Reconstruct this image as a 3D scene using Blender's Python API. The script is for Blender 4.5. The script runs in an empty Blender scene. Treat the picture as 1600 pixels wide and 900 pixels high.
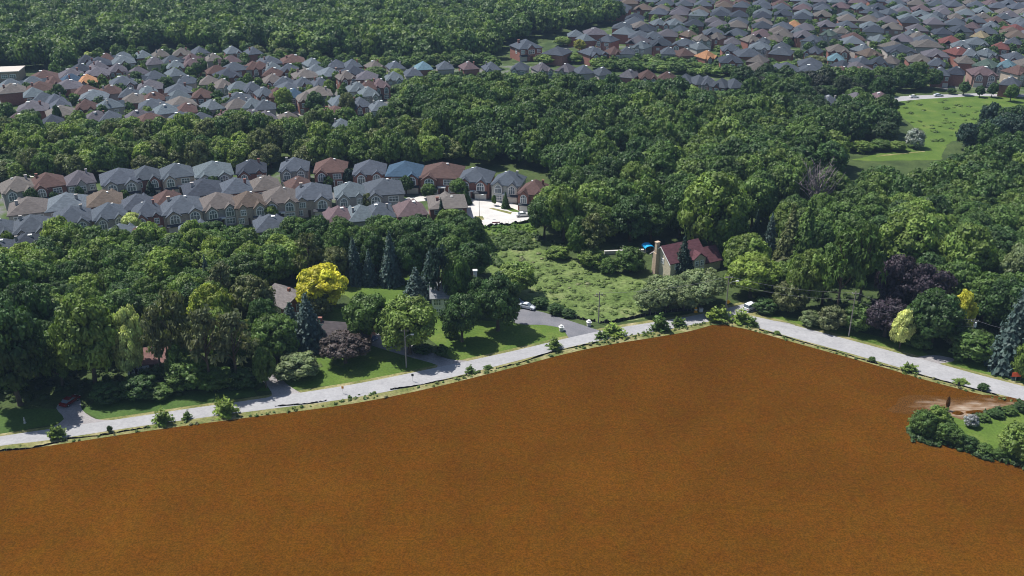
import bpy, math, random
import numpy as np
from mathutils import Vector
from mathutils.geometry import tessellate_polygon

scn = bpy.context.scene
COL = scn.collection
RAD = math.radians

# ------------------------------------------------------------------ camera
H = 110.0; F = 1500.0; PITCH = RAD(24.3)
CP, SP = math.cos(PITCH), math.sin(PITCH)
cam_d = bpy.data.cameras.new('camera'); cam = bpy.data.objects.new('camera', cam_d); COL.objects.link(cam)
cam.location = (0, 0, H); cam.rotation_euler = (RAD(90) - PITCH, 0, 0)
cam_d.sensor_width = 36; cam_d.lens = 36 * F / 1600; cam_d.clip_start = 1; cam_d.clip_end = 9000
scn.camera = cam

# ------------------------------------------------------------------ light
SUN_EL = RAD(60)
SUN_TO = Vector((-0.86, 0.50, 0)).normalized()          # where the sun stands (horizontal part)
sun_vec = Vector((SUN_TO.x * math.cos(SUN_EL), SUN_TO.y * math.cos(SUN_EL), math.sin(SUN_EL)))
sd = bpy.data.lights.new('sun', 'SUN'); so = bpy.data.objects.new('sun', sd); COL.objects.link(so)
sd.energy = 5.0; sd.angle = RAD(0.5); sd.color = (1.0, 0.955, 0.88)
so.rotation_euler = sun_vec.to_track_quat('Z', 'Y').to_euler(); so.location = (-200, 300, 400)
w = bpy.data.worlds.new('World'); scn.world = w; w.use_nodes = True
nt = w.node_tree; bg = nt.nodes['Background']; sky = nt.nodes.new('ShaderNodeTexSky')
sky.sky_type = 'NISHITA'; sky.sun_disc = False; sky.sun_elevation = SUN_EL
sky.sun_rotation = math.atan2(SUN_TO.x, SUN_TO.y)
nt.links.new(sky.outputs[0], bg.inputs[0]); bg.inputs[1].default_value = 0.090
scn.view_settings.view_transform = 'Standard'; scn.view_settings.look = 'None'
scn.view_settings.gamma = 1; scn.view_settings.use_curve_mapping = False
scn.view_settings.exposure = 0.28
scn.render.engine = 'CYCLES'
cy = scn.cycles
cy.max_bounces = 4; cy.diffuse_bounces = 2; cy.glossy_bounces = 2; cy.transmission_bounces = 2
cy.transparent_max_bounces = 4; cy.volume_bounces = 0; cy.caustics_reflective = False; cy.caustics_refractive = False
cy.use_denoising = True; cy.pixel_filter_type = 'BLACKMAN_HARRIS'; cy.filter_width = 1.0

# ------------------------------------------------------------------ where things stand
def g(px, py, z=0.0):
    """a point of the photo to the place it shows on the plane at height z"""
    a = (px - 800) / F; b = (450 - py) / F
    dx, dy, dz = a, CP + b * SP, -SP + b * CP
    t = (z - H) / dz
    return (dx * t, dy * t, z)
def px_of(x, y, z=0.0):
    fw = y * CP - (z - H) * SP; up = y * SP + (z - H) * CP
    return (800 + F * x / fw, 450 - F * up / fw)
def sc_at(x, y, z=0.0): return F / (y * CP - (z - H) * SP)      # photo pixels per metre
def height_for(y, ytop):
    u = (450 - ytop) / F
    return y * (u * CP - SP) / (CP + u * SP) + H

# ------------------------------------------------------------------ materials
def mat(name, base=(.5, .5, .5), rough=.8, spec=.3, metallic=0):
    m = bpy.data.materials.new(name); m.use_nodes = True
    b = m.node_tree.nodes['Principled BSDF']
    b.inputs['Base Color'].default_value = (*base, 1); b.inputs['Roughness'].default_value = rough
    b.inputs['Specular IOR Level'].default_value = spec; b.inputs['Metallic'].default_value = metallic
    return m
class NB:
    def __init__(s, m): s.t = m.node_tree; s.b = s.t.nodes['Principled BSDF']
    def n(s, ty, **k):
        x = s.t.nodes.new(ty)
        for a, v in k.items(): setattr(x, a, v)
        return x
    def l(s, a, b): s.t.links.new(a, b)
    def coord(s, obj=True, scale=None):
        c = s.n('ShaderNodeTexCoord').outputs['Object'] if obj else s.n('ShaderNodeNewGeometry').outputs['Position']
        if scale:
            mp = s.n('ShaderNodeMapping'); mp.inputs['Scale'].default_value = scale; s.l(c, mp.inputs[0]); c = mp.outputs[0]
        return c
    def noise(s, c, scale, detail=3, rough=.55):
        x = s.n('ShaderNodeTexNoise'); x.inputs['Scale'].default_value = scale
        x.inputs['Detail'].default_value = detail; x.inputs['Roughness'].default_value = rough
        s.l(c, x.inputs['Vector']); return x.outputs[0]
    def ramp(s, f, stops):
        r = s.n('ShaderNodeValToRGB'); e = r.color_ramp.elements
        while len(e) < len(stops): e.new(.5)
        for q, (p, c) in zip(e, stops): q.position = p; q.color = (*c, 1)
        s.l(f, r.inputs[0]); return r.outputs[0]
    def mix(s, a, b, f, mode='MIX'):
        x = s.n('ShaderNodeMix'); x.data_type = 'RGBA'; x.blend_type = mode
        for i, v in ((0, f), (6, a), (7, b)):
            if hasattr(v, 'is_linked') or hasattr(v, 'links'): s.l(v, x.inputs[i])
            else: x.inputs[i].default_value = v if i == 0 else (*v, 1)
        return x.outputs[2]
    def bump(s, h, st, dist=.1):
        x = s.n('ShaderNodeBump'); x.inputs['Strength'].default_value = st; x.inputs['Distance'].default_value = dist
        s.l(h, x.inputs['Height']); s.l(x.outputs[0], s.b.inputs['Normal'])
    def base(s, c): s.l(c, s.b.inputs['Base Color'])

def noisy(name, stops, scale, rough=.9, spec=.2, obj=False, detail=4, fine=None, bump=None, sc3=None):
    m = mat(name, rough=rough, spec=spec); k = NB(m); c = k.coord(obj, sc3)
    col = k.ramp(k.noise(c, scale, detail), stops)
    if fine:
        fn = k.noise(c, fine[0], 2, .6)
        col = k.mix(col, k.ramp(fn, [(.3, (fine[1],) * 3), (.7, (fine[2],) * 3)]), 1.0, 'MULTIPLY')
    k.base(col)
    if bump: k.bump(k.noise(c, bump[0], 3), bump[1], bump[2])
    return m

M = {}
# soil of the field: fine grain, broad drifts
m = mat('soil', rough=1.0, spec=.0); k = NB(m); c = k.coord(False)
big = k.ramp(k.noise(c, .018, 3), [(.28, (.083, .0345, .0040)), (.52, (.092, .0388, .0046)), (.76, (.103, .0440, .0056))])
trk = k.noise(c, .075, 4)
sx = k.n('ShaderNodeSeparateXYZ'); k.l(c, sx.inputs[0]); mr = k.n('ShaderNodeMapRange'); k.l(sx.outputs['Y'], mr.inputs[0]); mr.inputs[1].default_value = 110; mr.inputs[2].default_value = 235
big = k.mix(big, k.ramp(mr.outputs[0], [(0, (1.10, 1.08, 1.0)), (1, (.84, .80, .8))]), 1, 'MULTIPLY')     # soil colour grows darker towards the far end
mid = k.mix(big, k.ramp(trk, [(.35, (.92,) * 3), (.65, (1.08,) * 3)]), 1, 'MULTIPLY')
f1 = k.noise(c, 2.6, 3, .75); f2 = k.noise(c, .9, 2, .6)
spk = k.mix(mid, k.ramp(f1, [(.36, (.70,) * 3), (.50, (1.0,) * 3), (.64, (1.34,) * 3)]), 1, 'MULTIPLY')
spk = k.mix(spk, k.ramp(k.noise(c, .30, 3), [(.35, (1.06, .97, .95)), (.65, (.96, 1.03, 1.0))]), 1, 'MULTIPLY')
spk = k.mix(spk, k.ramp(f2, [(.3, (.85,) * 3), (.7, (1.15,) * 3)]), 1, 'MULTIPLY')
k.base(spk); k.bump(f1, .5, .15); M['soil'] = m
M['ground'] = noisy('ground_green', [(.3, (.030, .048, .016)), (.5, (.052, .080, .024)), (.7, (.075, .105, .034))], .12, fine=(1.3, .75, 1.25), bump=(1.5, .6, .3))
M['lawn'] = noisy('lawn_grass', [(.3, (.060, .112, .018)), (.55, (.088, .145, .024)), (.75, (.135, .175, .040))], .10, fine=(1.8, .80, 1.2), bump=(3, .5, .1))
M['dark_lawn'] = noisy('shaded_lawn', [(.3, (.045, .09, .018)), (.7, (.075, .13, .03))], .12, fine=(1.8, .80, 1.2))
M['verge'] = noisy('dry_verge', [(.30, (.10, .135, .035)), (.5, (.20, .195, .075)), (.72, (.34, .30, .17))], .22, fine=(1.6, .7, 1.25), bump=(3, .5, .1))
M['meadow'] = noisy('meadow_ground', [(.3, (.075, .12, .028)), (.55, (.13, .18, .055)), (.75, (.22, .24, .11))], .09, fine=(.9, .7, 1.3), bump=(.9, .7, .5))
M['road'] = noisy('road_asphalt', [(.3, (.31, .31, .325)), (.7, (.37, .37, .385))], .25, rough=.85, detail=6, fine=(1.3, .90, 1.08))
M['asphalt'] = noisy('dark_asphalt', [(.3, (.14, .145, .165)), (.7, (.19, .19, .21))], .2, fine=(2.5, .9, 1.1))
M['gravel'] = noisy('gravel_drive', [(.3, (.22, .21, .22)), (.7, (.34, .32, .32))], .25, fine=(2.2, .85, 1.15))
M['concrete'] = noisy('concrete', [(.3, (.50, .49, .48)), (.7, (.62, .60, .58))], .3, fine=(2.5, .93, 1.05))
M['estate'] = noisy('estate_ground', [(.35, (.035, .06, .02)), (.5, (.07, .11, .035)), (.6, (.15, .15, .15))], .07, fine=(1.5, .8, 1.2))
# pale mud, fading into the same soil where it thins out
m = mat('pale_mud', rough=.8, spec=.1); k = NB(m); c = k.coord(False)
at_ = k.n('ShaderNodeAttribute'); at_.attribute_name = 'cover'
mudc = k.ramp(k.noise(k.coord(False, (.5, 1.4, 1)), .6, 4), [(.32, (.17, .095, .045)), (.50, (.30, .215, .150)), (.66, (.44, .37, .30))])
mx_ = k.n('ShaderNodeMath', operation='MULTIPLY_ADD'); k.l(k.noise(k.coord(False, (.4, 1.2, 1)), .55, 4), mx_.inputs[0]); mx_.inputs[1].default_value = 1.6; mx_.inputs[2].default_value = -1.25
ad = k.n('ShaderNodeMath', operation='ADD', use_clamp=True); k.l(mx_.outputs[0], ad.inputs[0])
sc_ = k.n('ShaderNodeMath', operation='MULTIPLY'); k.l(at_.outputs['Fac'], sc_.inputs[0]); sc_.inputs[1].default_value = 1.35; k.l(sc_.outputs[0], ad.inputs[1])
soilc = k.mix((.083, .0345, .0040), k.ramp(k.noise(c, 3.6, 2, .7), [(.36, (.58,) * 3), (.50, (1.0,) * 3), (.64, (1.45,) * 3)]), 1, 'MULTIPLY')
k.base(k.mix(soilc, mudc, ad.outputs[0])); M['mud'] = m

def obj_col_mat(name, rough, spec, scale, lo, hi, attr=False, transl=0.0, sc3=None, bump=None, obj=True):
    m = mat(name, rough=rough, spec=spec); k = NB(m); c = k.coord(obj, sc3)
    oi = k.n('ShaderNodeObjectInfo')
    col = oi.outputs['Color']
    if scale: col = k.mix(col, k.ramp(k.noise(c, scale, 3), [(.3, (lo,) * 3), (.7, (hi,) * 3)]), 1.0, 'MULTIPLY')
    if attr:
        a = k.n('ShaderNodeAttribute'); a.attribute_name = 'tint'
        col = k.mix(col, a.outputs['Color'], 1.0, 'MULTIPLY')
    k.base(col)
    if bump: k.bump(k.noise(c, bump[0], 3), bump[1], bump[2])
    if transl:
        tr = k.n('ShaderNodeBsdfTranslucent'); k.l(k.mix(col, (1.15, 1.25, .55), 1.0, 'MULTIPLY'), tr.inputs[0])
        mx = k.n('ShaderNodeMixShader'); mx.inputs[0].default_value = transl
        out = k.t.nodes['Material Output']
        k.l(k.b.outputs[0], mx.inputs[1]); k.l(tr.outputs[0], mx.inputs[2]); k.l(mx.outputs[0], out.inputs[0])
    return m
M['leaf'] = obj_col_mat('foliage', .55, .32, None, 1, 1, attr=True, transl=.24)
M['bark'] = noisy('bark', [(.3, (.06, .045, .035)), (.7, (.13, .105, .085))], 3, obj=True)
M['grey_bark'] = noisy('dead_wood', [(.3, (.17, .145, .15)), (.7, (.27, .235, .24))], 3, obj=True)
M['roof'] = obj_col_mat('roof_shingles', .9, .15, .9, .72, 1.2, sc3=(1, 1, 5), obj=True, bump=(6, .4, .05))
M['brick'] = obj_col_mat('house_wall', .9, .15, 2.2, .82, 1.15)
M['white'] = mat('white_trim', (.82, .82, .80), .5)
M['glass'] = mat('window_glass', (.13, .16, .19), .15, .8)
M['garage'] = mat('garage_door_paint', (.60, .58, .54), .6)
M['door'] = mat('door_paint', (.10, .06, .05), .5)
M['dark_roof'] = mat('canopy_roof_dark', (.045, .05, .06), .8)
M['pole'] = noisy('weathered_wood', [(.3, (.20, .18, .165)), (.7, (.33, .31, .29))], 4, obj=True)
M['metal'] = mat('grey_metal', (.45, .46, .47), .4, .5, .6)
M['black'] = noisy('black_fabric', [(.3, (.006, .006, .007)), (.7, (.02, .02, .02))], 1.5, obj=False)
M['tyre'] = mat('tyre_rubber', (.02, .02, .02), .9)
M['paint'] = obj_col_mat('car_paint', .22, .6, None, 1, 1)
M['plain'] = obj_col_mat('painted_surface', .6, .3, None, 1, 1)
M['stone'] = noisy('stone_block', [(.3, (.42, .40, .38)), (.7, (.60, .58, .55))], 1.5, obj=True)

# ------------------------------------------------------------------ object helpers
def mesh_obj(name, me, parent=None, color=None, loc=None):
    o = bpy.data.objects.new(name, me); COL.objects.link(o)
    if parent: o.parent = parent
    if color: o.color = (*color, 1)
    if loc: o.location = loc
    return o
def tag(o, label=None, cat=None, group=None, kind=None):
    if label: o['label'] = label
    if cat: o['category'] = cat
    if group: o['group'] = group
    if kind: o['kind'] = kind
    return o
def empty(name, loc, rz=0):
    o = bpy.data.objects.new(name, None); COL.objects.link(o); o.location = loc; o.rotation_euler = (0, 0, rz)
    o.empty_display_size = .5; return o

class MB:
    def __init__(s): s.v = []; s.f = []
    def add(s, vs, fs):
        n = len(s.v); s.v += [tuple(v) for v in vs]; s.f += [tuple(i + n for i in f) for f in fs]; return s
    def box(s, x0, x1, y0, y1, z0, z1):
        return s.add([(x0, y0, z0), (x1, y0, z0), (x1, y1, z0), (x0, y1, z0), (x0, y0, z1), (x1, y0, z1), (x1, y1, z1), (x0, y1, z1)],
                     [(3, 2, 1, 0), (4, 5, 6, 7), (0, 1, 5, 4), (1, 2, 6, 5), (2, 3, 7, 6), (3, 0, 4, 7)])
    def ext(s, pts, y0, y1, fn=lambda x, y, z: (x, y, z)):
        """outline pts (x,z) pushed from y0 to y1"""
        n = len(pts)
        vs = [fn(x, y0, z) for x, z in pts] + [fn(x, y1, z) for x, z in pts]
        return s.add(vs, [tuple(range(n)), tuple(range(2 * n - 1, n - 1, -1))] + [((i + 1) % n, i, n + i, n + (i + 1) % n) for i in range(n)])
    def tube(s, pts, rs, n=7, cap=True):
        pts = [Vector(p) for p in pts]; rings = []
        for i, p in enumerate(pts):
            d = (pts[min(i + 1, len(pts) - 1)] - pts[max(i - 1, 0)]).normalized()
            a = d.orthogonal().normalized(); b = d.cross(a)
            rings.append([p + (a * math.cos(t) + b * math.sin(t)) * rs[i] for t in [2 * math.pi * j / n for j in range(n)]])
        vs = [v for r in rings for v in r]; fs = []
        for i in range(len(pts) - 1):
            for j in range(n): fs.append((i * n + j, i * n + (j + 1) % n, (i + 1) * n + (j + 1) % n, (i + 1) * n + j))
        if cap: fs += [tuple(range(n - 1, -1, -1)), tuple(range((len(pts) - 1) * n, len(pts) * n))]
        return s.add(vs, fs)
    def mesh(s, name, m, smooth=False):
        me = bpy.data.meshes.new(name); me.from_pydata(s.v, [], s.f); me.materials.append(m)
        if smooth: me.polygons.foreach_set('use_smooth', [True] * len(me.polygons))
        me.update(); return me
    def build(s, name, m, parent=None, color=None, smooth=False): return mesh_obj(name, s.mesh(name, m, smooth), parent, color)

def spline(pts, n=6, closed=False):
    P = [Vector((*p, 0)) if len(p) == 2 else Vector(p) for p in pts]; out = []
    N = len(P); rng = range(N) if closed else range(N - 1)
    for i in rng:
        p0 = P[(i - 1) % N] if closed or i > 0 else P[0]; p1 = P[i]; p2 = P[(i + 1) % N]
        p3 = P[(i + 2) % N] if closed or i + 2 < N else P[-1]
        for j in range(n):
            t = j / n
            out.append(.5 * ((2 * p1) + (p2 - p0) * t + (2 * p0 - 5 * p1 + 4 * p2 - p3) * t * t + (3 * p1 - p0 - 3 * p2 + p3) * t ** 3))
    if not closed: out.append(P[-1])
    return out
def sheet(name, pxs, z, m, wob=0.0, smooth=0, seed=1, kind='structure', pre=True):
    pts = [Vector(g(x, y)) for x, y in pxs] if pre else [Vector((x, y, 0)) for x, y in pxs]
    if smooth: pts = spline(pts, smooth, True)
    r = random.Random(seed)
    if wob:
        out = []
        for i, p in enumerate(pts):
            q = pts[(i + 1) % len(pts)]; L = (q - p).length; n = max(1, int(L / 1.5))
            for j in range(n): out.append(p.lerp(q, j / n) + Vector((r.uniform(-wob, wob), r.uniform(-wob, wob), 0)))
        pts = out
    pts = [Vector((p.x, p.y, z)) for p in pts]
    tr = tessellate_polygon([pts]); me = bpy.data.meshes.new(name)
    me.from_pydata([tuple(p) for p in pts], [], [tuple(t) for t in tr]); me.materials.append(m); me.update()
    if me.polygons and sum(p.normal.z * p.area for p in me.polygons) < 0: me.flip_normals()
    o = mesh_obj(name, me)
    if kind: o['kind'] = kind
    return o
def strip(name, edgeA, edgeB, z, m, thick=0):
    """a road between two edges given as photo points"""
    A = spline([Vector(g(*p)) for p in edgeA], 8); B = spline([Vector(g(*p)) for p in edgeB], 8)
    assert len(A) == len(B)
    vs = [(p.x, p.y, z) for p in A] + [(p.x, p.y, z) for p in B]; n = len(A)
    me = bpy.data.meshes.new(name); me.from_pydata(vs, [], [(i, n + i, n + i + 1, i + 1) for i in range(n - 1)]); me.materials.append(m); me.update()
    if me.polygons[0].normal.z < 0: me.flip_normals()
    o = mesh_obj(name, me); o['kind'] = 'structure'; return o

# ------------------------------------------------------------------ ground
sheet('ground', [(-3000, -300), (3000, -300), (3000, 3200), (-3000, 3200)], 0, M['ground'], pre=False)
sheet('field', [(-300, 1300), (-300, 760), (-60, 718), (0, 705), (100, 688), (240, 666), (400, 638), (520, 626), (600, 613), (700, 592), (800, 567), (900, 540), (980, 528), (1050, 516), (1100, 508),
                (1140, 507), (1180, 517), (1300, 550), (1400, 575), (1500, 603), (1572, 624), (1620, 636), (1700, 660), (1900, 700), (2100, 1300)], .03, M['soil'], wob=.35)
def mud_patch(px, py, lx, ly, rz):
    x, y, _ = g(px, py); vs = []; fs = []; cv = []; n = 40; R_ = 9; rr = random.Random(8); wv = [1 + .22 * math.sin(3 * a + 1) + .12 * math.sin(7 * a) for a in [2 * math.pi * j / n for j in range(n)]]
    for i in range(R_ + 1):
        f = i / R_
        for j in range(n):
            a = 2 * math.pi * j / n; u, v = lx * f * wv[j] * math.cos(a), ly * f * wv[j] * math.sin(a)
            vs.append((u * math.cos(rz) - v * math.sin(rz), u * math.sin(rz) + v * math.cos(rz), 0)); cv.append((1 - f) ** .8)
    for i in range(R_):
        for j in range(n): fs.append((i * n + j, (i + 1) * n + j, (i + 1) * n + (j + 1) % n, i * n + (j + 1) % n))
    me = bpy.data.meshes.new('mud_patch'); me.from_pydata(vs, [], fs); me.materials.append(M['mud']); me.update()
    at = me.attributes.new('cover', 'FLOAT', 'POINT'); at.data.foreach_set('value', cv)
    o = mesh_obj('mud_patch', me, loc=(x, y, .055)); o['kind'] = 'structure'
mud_patch(1512, 640, 17, 6.5, RAD(8)); 
sheet('mown_lawn', [(1418, 668), (1426, 655), (1455, 640), (1500, 655), (1530, 645), (1600, 634), (1900, 640), (1900, 800), (1640, 738), (1600, 727), (1530, 708), (1480, 695), (1430, 688)], .06, M['lawn'], wob=.4, smooth=3)
for nm, pts, z, m_, wb in [
    ('front_lawn', [(400, 612), (470, 607), (520, 602), (600, 590), (672, 575), (690, 566), (640, 545), (590, 535), (540, 540), (480, 560), (440, 580)], .02, 'lawn', .2),
    ('middle_lawn', [(690, 545), (715, 568), (760, 556), (830, 542), (888, 526), (876, 512), (850, 506), (800, 505), (740, 500), (690, 478), (665, 470), (640, 490), (660, 520)], .02, 'lawn', .2),
    ('back_lawn', [(470, 450), (540, 462), (560, 475), (620, 475), (660, 455), (690, 430), (660, 424), (610, 436), (540, 442)], .02, 'lawn', .2),
    ('side_lawn', [(500, 500), (520, 480), (600, 500), (660, 510), (640, 530), (560, 520)], .024, 'lawn', .2),
    ('road_lawn', [(1175, 498), (1215, 505), (1240, 512), (1430, 562), (1440, 556), (1450, 556), (1435, 540), (1390, 530), (1330, 515), (1260, 500), (1200, 492)], .02, 'lawn', .3),
    ('far_road_lawn', [(1440, 572), (1470, 580), (1600, 608), (1760, 650), (1760, 600), (1600, 575), (1540, 562), (1480, 560)], .02, 'lawn', .3),
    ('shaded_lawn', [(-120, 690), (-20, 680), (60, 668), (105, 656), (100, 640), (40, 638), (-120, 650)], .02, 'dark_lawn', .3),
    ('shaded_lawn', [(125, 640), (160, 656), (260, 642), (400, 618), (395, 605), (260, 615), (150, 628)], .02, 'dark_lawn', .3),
    ('meadow', [(745, 405), (752, 362), (800, 356), (832, 358), (838, 386), (900, 408), (960, 425), (1010, 440), (1110, 470), (1060, 490), (1000, 500), (935, 503), (870, 488), (820, 470), (780, 440)], .02, 'meadow', .3),
    ('rough_pasture', [(1385, 152), (1400, 150), (1530, 150), (1640, 150), (1700, 190), (1540, 200), (1480, 225), (1470, 250), (1370, 252), (1330, 250), (1400, 235), (1440, 220), (1430, 200), (1405, 180)], .04, 'lawn', .4),
    ('grass_bank', [(745, 368), (755, 352), (835, 348), (840, 366)], .03, 'lawn', .3),
    ('estate_ground', [(-200, 345), (-200, 280), (40, 290), (200, 280), (440, 262), (700, 272), (850, 290), (850, 330), (750, 340), (650, 345), (420, 350), (200, 372), (60, 392), (-50, 410), (-200, 420)], .02, 'estate', 0),
    ('estate_ground', [(-250, 200), (-200, 130), (90, 118), (130, 92), (420, 86), (700, 95), (1150, 125), (1150, 138), (900, 120), (640, 118), (600, 175), (560, 190), (400, 215), (100, 215)], .02, 'estate', 0),
    ('estate_ground', [(690, 6), (690, -30), (1900, -30), (1900, 150), (1530, 150), (1300, 112), (1100, 100), (800, 100), (800, 80), (880, 60), (980, 40), (980, 28), (850, 16)], .02, 'estate', 0),
    ('pale_patch', [(20, 268), (90, 262), (110, 270), (20, 280)], .03, 'concrete', 0),
]:
    sheet(nm, pts, z, M[m_], wob=wb, seed=len(pts))

# roads and drives
UP = [(-160, 706), (0, 682), (75, 671), (200, 653), (300, 638), (400, 624), (550, 601), (675, 576), (800, 549), (880, 530), (950, 515), (1025, 503), (1080, 494), (1130, 483), (1168, 474), (1230, 462)]
LO = [(-160, 722), (0, 697), (75, 688), (200, 669), (300, 655), (400, 642), (550, 622), (675, 597), (800, 566), (880, 545), (950, 530), (1025, 518), (1080, 508), (1130, 498), (1182, 486), (1240, 472)]
VL = [(x, y + (9 if x < 1100 else 5)) for x, y in LO]
strip('grass_verge', LO, VL, .04, M['verge'])
strip('verge', [(x, y - 4) for x, y in UP], UP, .035, M['verge'])
strip('road', UP, LO, .05, M['road'])
RU = [(1150, 492), (1175, 494), (1250, 511), (1330, 532), (1400, 551), (1450, 564), (1530, 586), (1600, 604), (1760, 646)]
RL = [(1140, 503), (1172, 509), (1250, 531), (1330, 553), (1400, 573), (1450, 588), (1530, 609), (1600, 626), (1760, 668)]
strip('road', RU, RL, .056, M['road'])
strip('verge', [(x, y - 4) for x, y in RU], RU, .034, M['verge'])
strip('grass_verge', RL, [(x, y + 7) for x, y in RL], .045, M['verge'])
sheet('driveway', [(80, 672), (100, 655), (88, 638), (100, 626), (124, 622), (128, 640), (150, 655), (175, 657), (150, 668)], .043, M['gravel'], smooth=3)
sheet('driveway', [(405, 626), (425, 618), (415, 600), (395, 578), (425, 580), (448, 600), (470, 614), (480, 614)], .043, M['gravel'], smooth=3)
sheet('driveway', [(672, 578), (684, 571), (640, 558), (590, 543), (560, 530), (590, 520), (620, 530), (665, 547), (700, 561), (735, 565), (700, 575)], .043, M['gravel'], smooth=3)
sheet('driveway', [(940, 520), (925, 513), (880, 498), (840, 486), (812, 484), (800, 500), (815, 507), (850, 508), (878, 514), (890, 530), (900, 530)], .043, M['asphalt'], smooth=3)
sheet('driveway', [(1180, 499), (1215, 502), (1242, 508), (1236, 515), (1205, 507)], .047, M['gravel'], smooth=2)
sheet('driveway', [(1425, 562), (1445, 556), (1470, 556), (1495, 563), (1470, 568), (1452, 573)], .047, M['gravel'], smooth=2)
sheet('court_pavement', [(722, 322), (740, 312), (775, 314), (800, 318), (822, 326), (836, 334), (828, 342), (800, 349), (752, 356), (742, 345), (730, 335)], .05, M['concrete'], smooth=2)
sheet('grass_island', [(764, 326), (770, 325), (800, 332), (798, 335)], .06, M['verge'])
sheet('grass_island', [(778, 322), (800, 325), (816, 332), (800, 331)], .06, M['lawn'])
sheet('grass_island', [(742, 338), (754, 338), (757, 343), (745, 346)], .06, M['verge'])
sheet('street', [(625, 318), (640, 308), (720, 306), (740, 312), (735, 320), (690, 312)], .055, M['concrete'], smooth=2)
sheet('far_road', [(1392, 160), (1385, 152), (1440, 149), (1525, 146), (1640, 150), (1640, 153), (1525, 150), (1440, 155)], .06, M['road'])
sheet('far_street', [(455, 178), (470, 168), (485, 170), (478, 180)], .06, M['concrete'])
sheet('far_street', [(430, 180), (500, 168), (520, 170), (445, 186)], .055, M['gravel'])
sheet('dirt_path', [(1368, 245), (1376, 242.5), (1410, 239.5), (1445, 236), (1445, 237.2), (1410, 241), (1378, 244)], .06, M['verge'])
sheet('garden_terrace', [(236, 594), (278, 588), (280, 594), (240, 600)], .03, M['gravel'])
sheet('patio', [(952, 396), (990, 388), (1016, 392), (1000, 398)], .03, M['gravel'])

# ------------------------------------------------------------------ foliage meshes
def icosa():
    t = (1 + 5 ** .5) / 2
    v = np.array([(-1, t, 0), (1, t, 0), (-1, -t, 0), (1, -t, 0), (0, -1, t), (0, 1, t), (0, -1, -t), (0, 1, -t), (t, 0, -1), (t, 0, 1), (-t, 0, -1), (-t, 0, 1)], float)
    v /= np.linalg.norm(v[0])
    f = [(0, 11, 5), (0, 5, 1), (0, 1, 7), (0, 7, 10), (0, 10, 11), (1, 5, 9), (5, 11, 4), (11, 10, 2), (10, 7, 6), (7, 1, 8),
         (3, 9, 4), (3, 4, 2), (3, 2, 6), (3, 6, 8), (3, 8, 9), (4, 9, 5), (2, 4, 11), (6, 2, 10), (8, 6, 7), (9, 8, 1)]
    return v, np.array(f)
ICO_V, ICO_F = icosa()
def unit(a): return a / np.maximum(np.linalg.norm(a, axis=-1, keepdims=True), 1e-9)

class Leafy:
    """collects leaf faces (quads) and inner lumps (triangles) with a tint per vertex"""
    def __init__(s): s.V = []; s.T = []; s.Q = []; s.n = 0; s.C = []
    def lump(s, c, r, tint, rg, squash=1.0):
        v = ICO_V * (r * rg.uniform(.78, 1.1, (12, 1))); v[:, 2] *= squash
        s.V.append(v + c); s.T.append(ICO_F + s.n); s.n += 12; s.C.append(np.tile(tint, (12, 1)))
    def quads(s, P, Nn, size, asp, tint, rg, up=None):
        n = len(P)
        r = rg.normal(size=(n, 3)) if up is None else up
        a = unit(np.cross(Nn, r)); b = unit(np.cross(Nn, a))
        sa = (size * rg.uniform(.7, 1.3, n))[:, None]; sb = sa * asp
        # kite-shaped spray, slightly folded
        q = np.stack([P - b * sb, P + a * sa * .62 - b * sb * .1 - Nn * sa * .15, P + b * sb, P - a * sa * .62 + b * sb * .15 - Nn * sa * .15], 1)
        s.V.append(q.reshape(-1, 3)); s.Q.append(np.arange(n * 4).reshape(n, 4) + s.n); s.n += n * 4
        s.C.append(np.repeat(tint * rg.uniform(.74, 1.28, (n, 1)), 4, 0))
    def arrays(s):
        return (np.concatenate(s.V), np.concatenate(s.T) if s.T else np.zeros((0, 3), int), np.concatenate(s.Q) if s.Q else np.zeros((0, 4), int), np.concatenate(s.C))

def fast_mesh(name, V, T, Q, C, m):
    me = bpy.data.meshes.new(name)
    me.vertices.add(len(V)); me.vertices.foreach_set('co', V.astype(np.float32).ravel())
    loops = np.concatenate([T.ravel(), Q.ravel()]).astype(np.int32)
    nt_, nq = len(T), len(Q)
    me.loops.add(len(loops)); me.loops.foreach_set('vertex_index', loops)
    me.polygons.add(nt_ + nq)
    ls = np.concatenate([np.arange(nt_) * 3, nt_ * 3 + np.arange(nq) * 4]).astype(np.int32)
    me.polygons.foreach_set('loop_start', ls)
    me.update(calc_edges=True)
    at = me.attributes.new('tint', 'FLOAT_COLOR', 'POINT')
    cc = np.ones((len(V), 4), np.float32); cc[:, :3] = C; at.data.foreach_set('color', cc.ravel())
    me.materials.append(m); return me

def sph_dirs(n, rg, zmin=-1.0):
    i = np.arange(n) + .5; z = 1 - (1 - zmin) * i / n; ph = i * 2.399963 + rg.uniform(0, 6.28)
    r = np.sqrt(np.maximum(0, 1 - z * z)); d = np.stack([r * np.cos(ph), r * np.sin(ph), z], 1)
    return unit(d + rg.normal(size=d.shape) * .12)

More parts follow.
